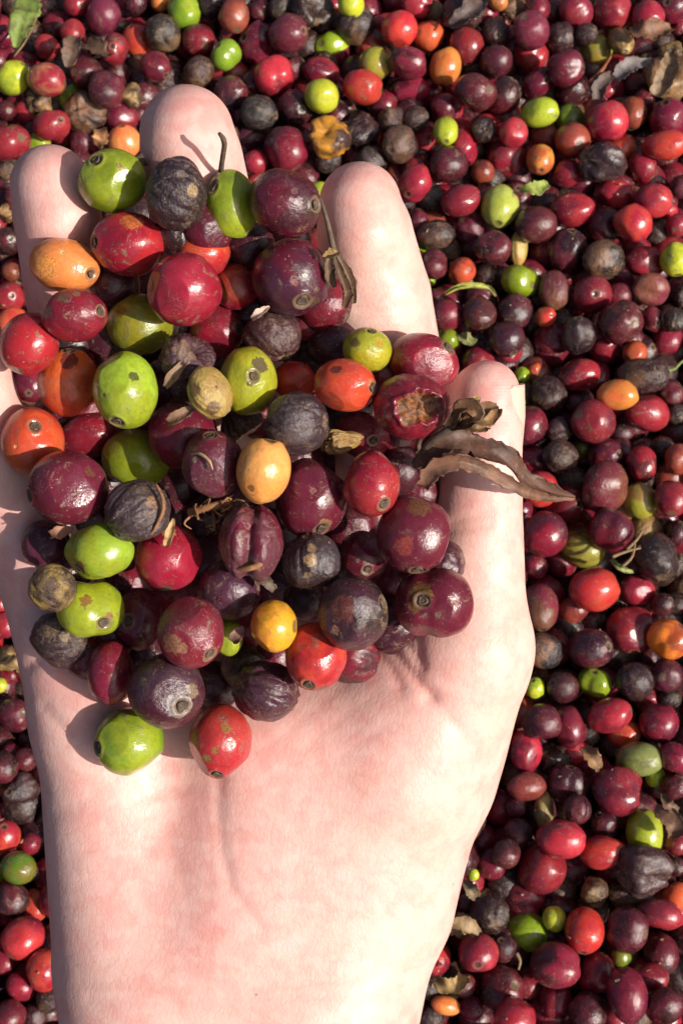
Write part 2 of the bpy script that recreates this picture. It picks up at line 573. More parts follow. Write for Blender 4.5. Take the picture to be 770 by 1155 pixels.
# gentle smoothing
e = np.concatenate([HF[:, [0, 1]], HF[:, [1, 2]], HF[:, [2, 3]], HF[:, [3, 0]]])
for _ in range(2):
    acc = np.zeros_like(HV)
    cnt = np.zeros(len(HV))
    for a, b in ((0, 1), (1, 0)):
        np.add.at(acc, e[:, a], HV[e[:, b]])
        np.add.at(cnt, e[:, a], 1)
    HV = HV * 0.5 + 0.5 * acc / np.maximum(cnt, 1)[:, None]


def blob(pts, s):
    r = np.zeros(len(HV))
    for px, py, z in pts:
        d = np.linalg.norm(HV - P(px, py, z)[None, :], axis=1)
        r = np.maximum(r, np.exp(-(d / s) ** 2))
    return r


flush = np.maximum(blob([(406, 215, 5), (211, 135, 6), (58, 195, 5), (-46, 345, 5), (548, 430, 0), (545, 470, 0)], 12),
                   0.55 * blob([(130, 800, 0), (250, 900, 0), (100, 720, 0), (240, 1020, 0), (450, 740, 0), (330, 800, 0)], 13))
flush = np.maximum(flush, 0.4 * blob([(330, 900, 0), (120, 960, 0), (200, 860, 0)], 12))
pale = blob([(470, 930, 0), (420, 1060, -5), (300, 1130, -10), (380, 1150, -10), (560, 720, 0), (430, 300, 6), (570, 800, 0)], 15)
cre = np.zeros(len(HV))
for pts, depth, wd in CREASES:
    for (x0, y0), (x1, y1) in zip(pts[:-1], pts[1:]):
        a, b = P(x0, y0)[:2], P(x1, y1)[:2]
        sc = (DH / (DH - HV[:, 2]))[:, None]
        q = HV[:, :2] * sc
        u = b - a
        t = np.clip(((q - a) @ u) / (u @ u), 0, 1)
        d = np.linalg.norm(q - a - t[:, None] * u, axis=1)
        cre = np.maximum(cre, min(1, depth * 1.3 + 0.1) * np.exp(-(d / max(0.75, wd * 0.6)) ** 2) * (HV[:, 2] > -18))
person = mesh_obj('person', HV * MM, HF, M_SKIN, attrs={'flush': flush, 'pale': pale, 'crease': cre})
person.location = C2W(0, 0, 0)
person.rotation_euler = (TILT, 0, 0)
tag(person, 'bare open right hand, palm up, cupping a heap of coffee cherries', 'person')

# thumb nail: thin curved plate on the outer side of the thumb tip
nv, nf = [], []
A0, A1 = P(551, 437, -3), P(545, 505, -5)
ax = (A1 - A0) / np.linalg.norm(A1 - A0)
outw = np.array([0.93, 0.1, 0.34])
outw -= ax * (outw @ ax)
outw /= np.linalg.norm(outw)
side = np.cross(ax, outw)
NU, NVv = 14, 12
for layer in (0, 1):
    for i in range(NU + 1):
        u = i / NU
        for j in range(NVv + 1):
            a = (j / NVv - 0.5) * 2
            wdt = 0.92 * (1 - 0.35 * max(0, (0.22 - u) / 0.22) ** 2 - 0.5 * max(0, (u - 0.75) / 0.25) ** 2)
            ang = a * wdt
            rad = 6.55 + 0.7 * min(1, u * 2.0) + (0.0 if layer else 0.5)
            nv.append((A0 + ax * (u * 12.5 - 1.2) + (outw * math.cos(ang) + side * math.sin(ang)) * rad))
n1 = (NU + 1) * (NVv + 1)
gi = lambda l, i, j: l * n1 + i * (NVv + 1) + j
for i in range(NU):
    for j in range(NVv):
        nf.append((gi(0, i, j), gi(0, i + 1, j), gi(0, i + 1, j + 1), gi(0, i, j + 1)))
        nf.append((gi(1, i, j), gi(1, i, j + 1), gi(1, i + 1, j + 1), gi(1, i + 1, j)))
rim = [(i, 0) for i in range(NU)] + [(NU, j) for j in range(NVv)] + [(i, NVv) for i in range(NU, 0, -1)] + [(0, j) for j in range(NVv, 0, -1)]
for (a, b), (c, d) in zip(rim, rim[1:] + rim[:1]):
    nf.append((gi(0, a, b), gi(1, a, b), gi(1, c, d), gi(0, c, d)))
mesh_obj('fingernail', np.array(nv) * MM, nf, M_NAIL, person)


# ------------------------------------------------------------------ cherry shapes
def ico(sub):
    bm = bmesh.new()
    bmesh.ops.create_icosphere(bm, subdivisions=sub, radius=1.0)
    v = np.array([x.co[:] for x in bm.verts])
    f = np.array([[x.index for x in q.verts] for q in bm.faces])
    bm.free()
    return v / np.linalg.norm(v, axis=1)[:, None], f


ICO = {s: ico(s) for s in (3, 4, 5, 6)}


def shape(kind, seed, sub, elong=1.08):
    """unit fruit, pole (+Z) = blossom end; returns rest coords, shaped coords, faces"""
    r = np.random.default_rng(seed)
    u, f = ICO[sub]
    ang = np.arccos(np.clip(u[:, 2], -1, 1))
    az = np.arctan2(u[:, 1], u[:, 0])
    rad = 1 + 0.026 * noise_fn(seed + 1, 1.6)(u) + 0.011 * noise_fn(seed + 2, 3.2)(u)
    if kind in ('round', 'lobed', 'torn'):
        for _ in range(3):
            d = r.normal(size=3)
            d /= np.linalg.norm(d)
            c0_, k_ = r.uniform(0.80, 0.93), u @ d
            rad = np.where(k_ * rad > c0_, rad + (np.minimum(rad, c0_ / np.maximum(k_, 0.3)) - rad) * 0.6, rad)
    sinp = np.sin(ang)
    gro = 0.02 if kind == 'round' else {'lobed': 0.13, 'dry': 0.05, 'folded': 0.26, 'bean': 0.05}.get(kind, 0.03)
    gw = {'lobed': 0.30, 'round': 0.4}.get(kind, 0.2)
    rad -= gro * np.exp(-(u[:, 0] / gw) ** 2) * (0.35 + 0.65 * sinp)
    rad -= 0.085 * np.exp(-(ang / 0.16) ** 2)
    rad += 0.035 * np.exp(-((ang - 0.25) / 0.07) ** 2)
    rad -= 0.06 * np.exp(-((math.pi - ang) / 0.22) ** 2)
    if kind in ('dry', 'crumple', 'folded', 'husk', 'torn', 'bean'):
        amp = {'dry': 0.035, 'crumple': 0.07, 'folded': 0.035, 'husk': 0.11, 'torn': 0.015, 'bean': 0.02}[kind]
        q = np.stack([np.cos(az) * 2.2 * sinp ** 0.5, np.sin(az) * 2.2 * sinp ** 0.5, u[:, 2] * 0.8], 1)
        rid = np.abs(noise_fn(seed + 3, 3.4)(q))
        rad += amp * (0.9 - np.minimum(rid, 1.8)) * -1.0 * 0.9
        rid2 = np.abs(noise_fn(seed + 4, 7.0)(q))
        rad += 0.5 * amp * (np.minimum(rid2, 1.8) - 0.8)
    if kind in ('dry', 'crumple', 'husk'):
        for _ in range({'dry': 2, 'crumple': 5, 'husk': 5}[kind]):
            d = r.normal(size=3)
            d /= np.linalg.norm(d)
            c = u @ d
            dep = r.uniform(0.05, 0.14) if kind == 'dry' else r.uniform(0.15, 0.42)
            rad -= dep * np.clip((c - 0.55) / 0.45, 0, 1) ** 1.3
    rad *= 1 + 0.006 * noise_fn(seed + 5, 9)(u)
    v = u * rad[:, None]
    v[:, 2] *= elong
    if kind == 'lobed':
        v[:, 0] *= 1.10
        v[:, 1] *= 0.93
    if kind == 'bean':
        v[:, 2] *= 1.12
        v[:, 0] *= 0.82
    return u, v, f


def frame_from_pole(p, spin):
    p = np.array(p, float)
    p /= np.linalg.norm(p)
    a = np.array([0, 0, 1.0]) if abs(p[2]) < 0.9 else np.array([1.0, 0, 0])
    x = np.cross(a, p)
    x /= np.linalg.norm(x)
    y = np.cross(p, x)
    c, s = math.cos(spin), math.sin(spin)
    return np.stack([x * c + y * s, y * c - x * s, p], 1)      # columns


def ring_mesh(r0, seed):
    """calyx scar: raised rim round a sunken disc, axis +Z, unit mm-free"""
    rr = np.random.default_rng(seed)
    n = 26
    prof = [(1.25, -0.16), (1.12, 0.06), (0.92, 0.20), (0.72, 0.10), (0.45, -0.05), (0.2, 0.02), (0.0, 0.05)]
    wob = 1 + 0.14 * np.sin(np.arange(n) / n * 2 * math.pi * 3 + rr.uniform(0, 6)) + rr.normal(0, 0.03, n)
    hz = rr.normal(0, 0.03, n)
    V, F = [], []
    for (a, z) in prof[:-1]:
        for i in range(n):
            t = 2 * math.pi * i / n
            V.append((a * wob[i] * math.cos(t) * r0, a * wob[i] * math.sin(t) * r0, (z + hz[i]) * r0))
    V.append((0, 0, prof[-1][1] * r0))
    for k in range(len(prof) - 2):
        for i in range(n):
            j = (i + 1) % n
            F.append((k * n + i, k * n + j, (k + 1) * n + j, (k + 1) * n + i))
    k = len(prof) - 2
    for i in range(n):
        F.append((k * n + i, k * n + (i + 1) % n, len(V) - 1))
    return np.array(V), F


def tube(path, radii, sides=9):
    path = np.asarray(path, float)
    V, F = [], []
    n = len(path)
    up = np.array([0.3, 0.5, 0.8])
    for i in range(n):
        t = path[min(n - 1, i + 1)] - path[max(0, i - 1)]
        t /= np.linalg.norm(t)
        a = np.cross(t, up)
        a /= np.linalg.norm(a)
        b = np.cross(t, a)
        for s in range(sides):
            q = 2 * math.pi * s / sides
            V.append(path[i] + (a * math.cos(q) + b * math.sin(q)) * radii[i])
    for i in range(n - 1):
        for s in range(sides):
            s2 = (s + 1) % sides
            F.append((i * sides + s, i * sides + s2, (i + 1) * sides + s2, (i + 1) * sides + s))
    F.append(tuple(range(sides - 1, -1, -1)))
    F.append(tuple((n - 1) * sides + s for s in range(sides)))
    return np.array(V), F


def smooth_path(pts, n):
    pts = np.asarray(pts, float)
    m = len(pts)
    out = []
    for i in range(n):
        t = i / (n - 1) * (m - 1)
        k = min(int(t), m - 2)
        f = t - k
        p0, p1, p2, p3 = pts[max(k - 1, 0)], pts[k], pts[k + 1], pts[min(k + 2, m - 1)]
        out.append(0.5 * ((2 * p1) + (-p0 + p2) * f + (2 * p0 - 5 * p1 + 4 * p2 - p3) * f * f + (-p0 + 3 * p1 - 3 * p2 + p3) * f ** 3))
    return np.array(out)


def leaf_mesh(path, widths, curl, normal, seed, nu=40, nv=14, ruffle=0.12, thick=0.25, twist=0.0):
    """curled leaf blade along a 3-D path (mm); closed sheet with thickness and a ragged edge"""
    r = np.random.default_rng(seed)
    pts = smooth_path(path, nu)
    wd = np.interp(np.linspace(0, 1, nu), np.linspace(0, 1, len(widths)), widths)
    wd = wd * (1 + 0.10 * np.sin(np.arange(nu) * 1.1 + r.uniform(0, 6)) * r.uniform(0.5, 1, nu))
    nrm = np.array(normal, float)
    nz = noise_fn(seed + 9, 0.55)
    L = [[], []]
    for i in range(nu):
        t = pts[min(nu - 1, i + 1)] - pts[max(0, i - 1)]
        t /= np.linalg.norm(t)
        s = np.cross(t, nrm)
        s /= np.linalg.norm(s)
        n = np.cross(s, t)
        tw = twist * i / nu
        s, n = s * math.cos(tw) + n * math.sin(tw), n * math.cos(tw) - s * math.sin(tw)
        for j in range(nv + 1):
            a = (j / nv - 0.5) * 2
            th = a * curl
            if abs(curl) > 1e-3:
                x = wd[i] / curl * math.sin(th)
                z = wd[i] / curl * (1 - math.cos(th))
            else:
                x, z = wd[i] * a, 0
            edge = abs(a) ** 4
            x *= 1 + edge * r.normal(0, 0.09)
            p = pts[i] + s * x + n * z
            p = p + n * ruffle * wd[i] * float(nz(p[None, :])[0]) * (0.3 + abs(a)) + n * 0.05 * wd[i] * math.exp(-(a / 0.12) ** 2) * -1
            L[0].append(p + n * thick / 2)
            L[1].append(p - n * thick / 2)
    V = L[0] + L[1]
    N1 = len(L[0])
    gi = lambda l, i, j: l * N1 + i * (nv + 1) + j
    F = []
    for i in range(nu - 1):
        for j in range(nv):
            F.append((gi(0, i, j), gi(0, i + 1, j), gi(0, i + 1, j + 1), gi(0, i, j + 1)))
            F.append((gi(1, i, j), gi(1, i, j + 1), gi(1, i + 1, j + 1), gi(1, i + 1, j)))
    rim = [(i, 0) for i in range(nu - 1)] + [(nu - 1, j) for j in range(nv)] + [(i, nv) for i in range(nu - 1, 0, -1)] + [(0, j) for j in range(nv, 0, -1)]
    for (a, b), (c, d) in zip(rim, rim[1:] + rim[:1]):
        F.append((gi(0, a, b), gi(1, a, b), gi(1, c, d), gi(0, c, d)))
    return np.array(V), F


# ------------------------------------------------------------------ the cherries in the hand
GR, GR2, OL, YG = (120, 136, 26), (138, 150, 34), (130, 124, 28), (168, 158, 34)
RED, CRI, MAR, PLU, DPL, BLK = (164, 36, 42), (138, 22, 42), (112, 22, 38), (92, 22, 40), (62, 22, 34), (42, 29, 31)
ORR, ORA, AMB, TAN, GREY = (192, 70, 40), (216, 124, 60), (228, 160, 84), (158, 124, 74), (66, 54, 54)
# px, py, rx, ry, depth Z, shape, colour, second colour, dryness, tilt, scar offset, label
HC = [
 (127, 204, 39, 36, 15, 'round', GR, GR2, 0, 0, (-.39, .53), 'glossy green cherry with brown navel, between ring and middle fingertips'),
 (199, 218, 35, 43, 14, 'dry', (48, 36, 42), BLK, .8, 0, None, 'black wrinkled cherry with tan scabs under the middle fingertip'),
 (262, 231, 32, 40, 14, 'round', (142, 154, 32), GR, 0, 5, (-.6, .35), 'dented light green cherry with a thin dark stem, below middle fingertip'),
 (322, 228, 43, 38, 20, 'round', PLU, DPL, .25, -20, (.86, -.15), 'dark plum cherry with shrivelled tip beside the index finger, topmost there'),
 (329, 312, 46, 44, 13, 'round', PLU, (64, 26, 44), .1, 0, (.3, -.75), 'large dark plum cherry touching the base of the index fingertip'),
 (145, 275, 42, 36, 15, 'round', RED, CRI, 0, -8, (-.88, -.1), 'bright red oval cherry right below the topmost green cherry'),
 (74, 300, 40, 31, 14, 'round', ORA, (222, 132, 70), 0, -8, (.8, -.35), 'smooth light orange oval cherry lying on the ring finger'),
 (229, 287, 31, 28, 5, 'round', RED, ORR, 0, 0, (0, .7), 'red cherry half hidden behind a big crimson one near the top'),
 (207, 327, 43, 42, 18, 'round', (150, 34, 52), CRI, 0, 10, None, 'big round crimson cherry in the upper middle of the heap'),
 (85, 355, 38, 31, 20, 'round', CRI, MAR, .15, 8, (.88, .05), 'scuffed crimson cherry with brown scabs just below the light orange one'),
 (33, 388, 33, 37, 12, 'round', RED, CRI, 0, -20, None, 'smooth red cherry overhanging the left edge of the hand'),
 (158, 365, 38, 36, 8, 'round', OL, (120, 128, 30), .1, 0, None, 'olive green cherry with brown flecks under the big crimson one'),
 (77, 430, 34, 40, 11, 'round', ORR, (205, 92, 40), .1, -10, (.1, .86), 'orange-red cherry with a dark purple stain at its top'),
 (143, 440, 38, 44, 19, 'round', (150, 176, 46), GR2, 0, 0, (-.2, -.85), 'large pale green cherry with one black spot, left middle of heap'),
 (101, 491, 40, 27, 1, 'round', MAR, CRI, 0, 10, None, 'shaded crimson cherry squeezed under the large pale green cherry'),
 (36, 498, 37, 39, 9, 'round', (190, 84, 44), ORR, .05, 0, (.3, .45), 'orange-brown cherry with a round navel at the left edge'),
 (77, 551, 46, 43, 17, 'round', (100, 30, 50), PLU, .1, 0, (-.9, -.2), 'large glossy plum cherry at the left, below the orange-brown one'),
 (155, 517, 41, 34, 3, 'round', (128, 140, 28), OL, 0, 0, None, 'half shaded green cherry between pale green and black seamed cherries'),
 (158, 577, 39, 37, 19, 'dry', (62, 48, 50), GREY, .7, -15, None, 'dull black dried cherry with a split brown seam'),
 (205, 490, 41, 39, 5, 'round', PLU, MAR, .1, 0, None, 'purple cherry half under the torn brown bean'),
 (245, 372, 31, 32, 6, 'round', CRI, MAR, .1, 0, (.85, 0), 'crimson cherry tucked below the big round crimson one'),
 (212, 402, 34, 29, 16, 'crumple', (72, 44, 54), DPL, .8, 15, None, 'crumpled grey-purple empty cherry skin peeling above a tan bean'),
 (237, 444, 25, 32, 19, 'bean', (166, 140, 74), TAN, .5, 5, None, 'bare tan-yellow bean coming out of its skin'),
 (280, 429, 33, 39, 18, 'round', YG, (150, 152, 34), .1, 0, (.25, .05), 'yellow-green cherry with a dark navel and a purple bruise'),
 (239, 523, 36, 39, 20, 'round', (92, 40, 56), PLU, .35, 0, (0, .85), 'purple cherry with a pale curved scratch at the heap centre'),
 (308, 379, 34, 31, 12, 'dry', (70, 42, 44), (56, 38, 42), .6, -10, None, 'brown-black leathery cherry with a papery flake on top'),
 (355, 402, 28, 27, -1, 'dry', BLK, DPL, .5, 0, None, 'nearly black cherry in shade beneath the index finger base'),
 (413, 394, 29, 26, 15, 'round', YG, (150, 150, 36), .15, -10, (.2, .8), 'small yellow-green cherry with a torn flap by the index finger'),
 (388, 434, 37, 30, 17, 'round', ORR, (188, 60, 40), .05, -14, (.9, -.1), 'orange-red oval cherry with a dark dent near the index finger'),
 (331, 430, 26, 23, 7, 'round', (188, 62, 42), RED, .05, 0, None, 'small red-orange cherry behind the black crackled one'),
 (336, 477, 39, 37, 20, 'dry', (52, 38, 44), (64, 54, 58), .7, 0, None, 'round black crackled cherry with dusty grey face'),
 (384, 496, 27, 16, 12, 'husk', TAN, (150, 118, 56), .6, 10, None, 'golden brown rough husk wedged beside the black crackled cherry'),
 (297, 530, 31, 39, 22, 'round', (228, 158, 84), (222, 140, 66), .05, -10, None, 'smooth amber orange cherry with one brown spot, centre of heap'),
 (349, 562, 43, 46, 12, 'round', (92, 28, 48), PLU, .1, 0, (.35, -.78), 'large purple cherry right of the smooth amber one'),
 (418, 547, 33, 39, 17, 'round', CRI, (152, 40, 44), .05, -10, (.45, -.6), 'dark red cherry with a grey fleck, left of the thumb'),
 (478, 408, 41, 32, 11, 'round', (112, 30, 48), CRI, .15, -15, (.7, .5), 'glossy maroon cherry between index finger and thumb tip'),
 (466, 458, 46, 39, 18, 'torn', (138, 24, 42), MAR, .2, 0, None, 'crimson cherry burst open showing orange flesh, beside the dried leaf'),
 (409, 490, 32, 27, 5, 'round', MAR, (120, 30, 48), .1, -20, (.35, -.3), 'maroon cherry with small round navel under the burst one'),
 (466, 603, 42, 44, 16, 'round', (98, 30, 46), PLU, .15, 0, (.1, -.9), 'large plum cherry below the dried leaf, against the thumb'),
 (487, 679, 47, 40, 14, 'lobed', (112, 28, 46), PLU, .15, -4, (-.36, .1), 'two-lobed plum cherry with navel, lowest right on the thumb ball'),
 (399, 692, 41, 43, 18, 'round', (66, 34, 46), BLK, .5, 0, (.85, .3), 'purple-black shiny cherry with a brown crack, lower right of heap'),
 (351, 634, 33, 35, 15, 'dry', (58, 50, 56), BLK, .5, 0, None, 'small round black cherry with a dusty tan streak'),
 (408, 627, 29, 29, 6, 'round', (100, 30, 56), PLU, .1, 0, (.2, -.5), 'small purple cherry with ringed navel between two bigger plum ones'),
 (190, 629, 38, 40, 11, 'round', (150, 26, 50), CRI, .1, 0, None, 'bright crimson cherry with a straw-coloured flake on top'),
 (258, 665, 38, 35, 7, 'round', (72, 36, 56), DPL, .25, 0, None, 'dull dark purple cherry under the folded wrinkled one'),
 (283, 612, 37, 45, 18, 'folded', (92, 48, 58), PLU, .45, 0, None, 'folded wrinkled purple cherry with a slit and rusty edge'),
 (309, 706, 27, 30, 16, 'round', (220, 156, 40), (206, 124, 40), .0, 0, None, 'small shiny amber yellow cherry near the lower edge of the heap'),
 (355, 741, 36, 39, 12, 'round', (194, 62, 44), RED, .1, 0, (-.2, -.72), 'orange-red cherry with a large ringed navel, lower right edge'),
 (300, 779, 39, 35, 5, 'dry', (64, 36, 50), DPL, .35, 0, None, 'dark purple glossy cherry at the bottom, left of the orange-red one'),
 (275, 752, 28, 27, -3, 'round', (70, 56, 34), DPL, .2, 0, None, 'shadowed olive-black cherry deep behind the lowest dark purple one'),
 (216, 714, 38, 41, 19, 'round', (108, 36, 50), MAR, .3, 10, (.62, -.55), 'plum cherry with a tan scar patch and ringed navel'),
 (188, 780, 44, 43, 14, 'round', (72, 46, 60), DPL, .45, 0, (.5, -.3), 'large grey-purple cherry with a silvery scar above the lowest green one'),
 (125, 759, 27, 37, 8, 'round', (116, 24, 48), MAR, .05, 0, None, 'smooth maroon cherry left of the large grey-purple one'),
 (156, 698, 28, 36, 5, 'round', (84, 26, 46), PLU, .1, 0, (-.3, 0), 'shaded plum cherry between the green pair and the scarred plum'),
 (113, 623, 40, 36, 16, 'lobed', (134, 160, 44), GR2, 0, -15, (-.6, -.6), 'heart-shaped bright green cherry, upper of the green pair'),
 (100, 686, 38, 37, 9, 'lobed', (150, 160, 30), GR2, 0, 30, (.6, -.4), 'cleft yellow-green cherry, lower of the green pair'),
 (59, 663, 28, 28, 17, 'dry', (150, 124, 66), (60, 42, 32), .9, 0, None, 'small crusty tan and brown dried cherry at the left edge'),
 (70, 722, 36, 30, 3, 'dry', (50, 32, 38), (60, 44, 38), .9, -35, None, 'black scabby dried cherry below the crusty tan one'),
 (52, 615, 28, 29, 6, 'round', (82, 30, 52), DPL, .1, 0, None, 'small dark plum cherry left of the heart-shaped green one'),
 (145, 836, 40, 39, 4, 'round', (112, 140, 30), GR2, 0, 0, (-.84, -.1), 'lowest green cherry, resting alone on the palm'),
 (250, 836, 37, 42, 5, 'round', (168, 50, 44), RED, .1, 0, (-.12, -.84), 'speckled red cherry lowest on the palm, right of the green one'),
 (267, 323, 28, 27, 2, 'round', (140, 50, 36), CRI, .1, 0, None, 'shadowed orange-red cherry left of the large dark plum one'),
 (258, 720, 17, 22, 4, 'round', (150, 160, 36), GR2, 0, 0, None, 'sliver of a green cherry behind the scarred plum one'),
 (107, 396, 22, 22, 1, 'round', (110, 28, 36), MAR, .1, 0, None, 'small dark red cherry hidden behind the stained orange-red one'),
 (268, 480, 29, 27, 3, 'crumple', (70, 46, 34), BLK, .6, 0, None, 'brown-black shrivelled cherry beneath the yellow-green one'),
 (346, 676, 28, 28, 1, 'round', (54, 30, 42), DPL, .3, 0, None, 'dark purple cherry shaded under the dusty black one'),
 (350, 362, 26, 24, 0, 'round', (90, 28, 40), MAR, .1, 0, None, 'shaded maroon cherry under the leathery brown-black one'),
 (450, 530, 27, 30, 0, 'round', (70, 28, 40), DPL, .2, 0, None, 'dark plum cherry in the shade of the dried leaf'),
]
# stains, scabs and scars seen on single fruits: index -> [(dx, dy on the disc, radius, colour)]
MARKS = {
 0: [(.45, .05, .16, (176, 150, 104)), (.35, .25, .09, (150, 120, 80))], 1: [(.6, -.1, .2, (170, 140, 96)), (.25, .35, .14, (110, 96, 88))],
 3: [(.75, -.3, .34, (70, 50, 44)), (.3, .1, .1, (120, 76, 66))], 4: [(.1, -.3, .1, (150, 96, 90)), (.6, -.7, .2, (90, 66, 50))],
 5: [(.2, .55, .3, (196, 110, 50))], 6: [(.1, .3, .08, (216, 190, 130)), (-.5, -.2, .4, (226, 150, 70))],
 9: [(-.3, .5, .2, (120, 92, 58)), (-.75, 0, .2, (110, 84, 60)), (.2, .65, .14, (140, 110, 70))], 11: [(-.5, .3, .2, (110, 84, 40))],
 12: [(.2, .6, .26, (70, 34, 46)), (.1, .4, .12, (60, 30, 44)), (-.8, -.4, .2, (80, 50, 40))], 13: [(.35, .3, .13, (44, 34, 26)), (-.5, -.2, .05, (70, 60, 30))],
 15: [(-.3, -.2, .06, (230, 190, 120))], 16: [(-.9, -.1, .24, (60, 40, 40)), (.7, .45, .16, (110, 70, 50))], 18: [(.5, .3, .2, (150, 110, 76))],
 21: [(.1, .2, .5, (140, 112, 92))], 22: [(-.6, .1, .3, (90, 56, 40)), (.2, -.7, .3, (100, 66, 40)), (.4, .3, .07, (40, 28, 22))],
 23: [(.45, .45, .28, (74, 44, 60)), (.1, -.2, .1, (90, 70, 40))], 24: [(-.45, .1, .1, (150, 140, 110))], 27: [(-.5, .2, .22, (96, 70, 50)), (.55, .2, .2, (188, 140, 50))],
 28: [(-.3, .5, .2, (70, 34, 40)), (.85, 0, .16, (190, 130, 80))], 30: [(0, -.2, .55, (96, 84, 86)), (-.7, .5, .2, (140, 110, 80))], 32: [(-.35, -.62, .13, (120, 72, 44))],
 33: [(.4, -.7, .2, (130, 100, 66)), (.1, .2, .08, (150, 90, 90))], 34: [(.4, -.55, .17, (140, 110, 90))], 35: [(.7, .4, .26, (120, 92, 76))],
 38: [(.1, .75, .3, (120, 80, 50)), (-.3, -.3, .26, (150, 60, 50)), (.45, -.1, .2, (150, 110, 110))], 39: [(-.4, .3, .36, (126, 92, 40)), (-.55, -.1, .2, (120, 86, 40)), (.5, .1, .12, (150, 100, 90))],
 40: [(-.3, .2, .34, (110, 54, 44)), (-.55, -.45, .16, (160, 116, 90)), (.25, .25, .3, (120, 108, 110))], 41: [(0, .1, .22, (168, 134, 92)), (.05, .5, .16, (150, 120, 86)), (-.1, -.4, .12, (140, 112, 80))],
 43: [(.1, .75, .2, (190, 150, 96))], 45: [(.1, -.6, .2, (130, 96, 80))], 47: [(.2, -.9, .2, (120, 80, 60)), (-.4, .4, .1, (150, 60, 50))],
 48: [(-.1, -.7, .15, (90, 50, 46))], 50: [(-.45, -.25, .3, (150, 104, 74)), (-.2, -.35, .18, (160, 116, 84))], 51: [(.42, -.25, .34, (150, 140, 136)), (.75, .1, .2, (140, 120, 96))],
 54: [(-.5, -.4, .2, (130, 64, 40))], 55: [(.1, .3, .18, (130, 74, 40)), (.75, -.2, .12, (150, 100, 60))], 56: [(.2, .2, .3, (84, 60, 44)), (-.4, -.3, .3, (70, 50, 40))],
 57: [(-.2, .5, .34, (120, 96, 70)), (.3, .2, .2, (150, 130, 100))], 59: [(-.84, -.1, .2, (80, 72, 40))],
 60: [(.2, .5, .16, (140, 110, 50)), (-.1, -.1, .1, (140, 110, 50)), (-.35, -.35, .14, (150, 120, 60)), (.35, .1, .1, (130, 96, 50))],
}
# settle the heap in depth: neighbours that would overlap move apart along the line of sight
N = len(HC)
pz_ = np.array([h[4] for h in HC], float)
pr_ = np.array([(h[2] + h[3]) / 2 for h in HC], float)


def cen(i, Z):
    return P(HC[i][0], HC[i][1], Z)


for it in range(160):
    c = np.array([cen(i, pz_[i]) for i in range(N)])
    rr = pr_ * (DH - pz_) / FPX
    d = c[:, None] - c[None]
    dist = np.linalg.norm(d, axis=2) + np.eye(N) * 99
    need = 0.95 * (rr[:, None] + rr[None])
    ov = np.maximum(0, need - dist)
    lat = np.hypot(d[..., 0], d[..., 1])
    sign = np.sign(d[..., 2] + 1e-6 * np.sign(np.arange(N)[:, None] - np.arange(N)[None]))
    pz_ += 0.25 * (ov * sign * (lat < need)).sum(1)
    for i in range(N):
        lo = hand_height(c[i][0], c[i][1]) + 0.72 * rr[i]
        pz_[i] = min(max(pz_[i], lo), 30)


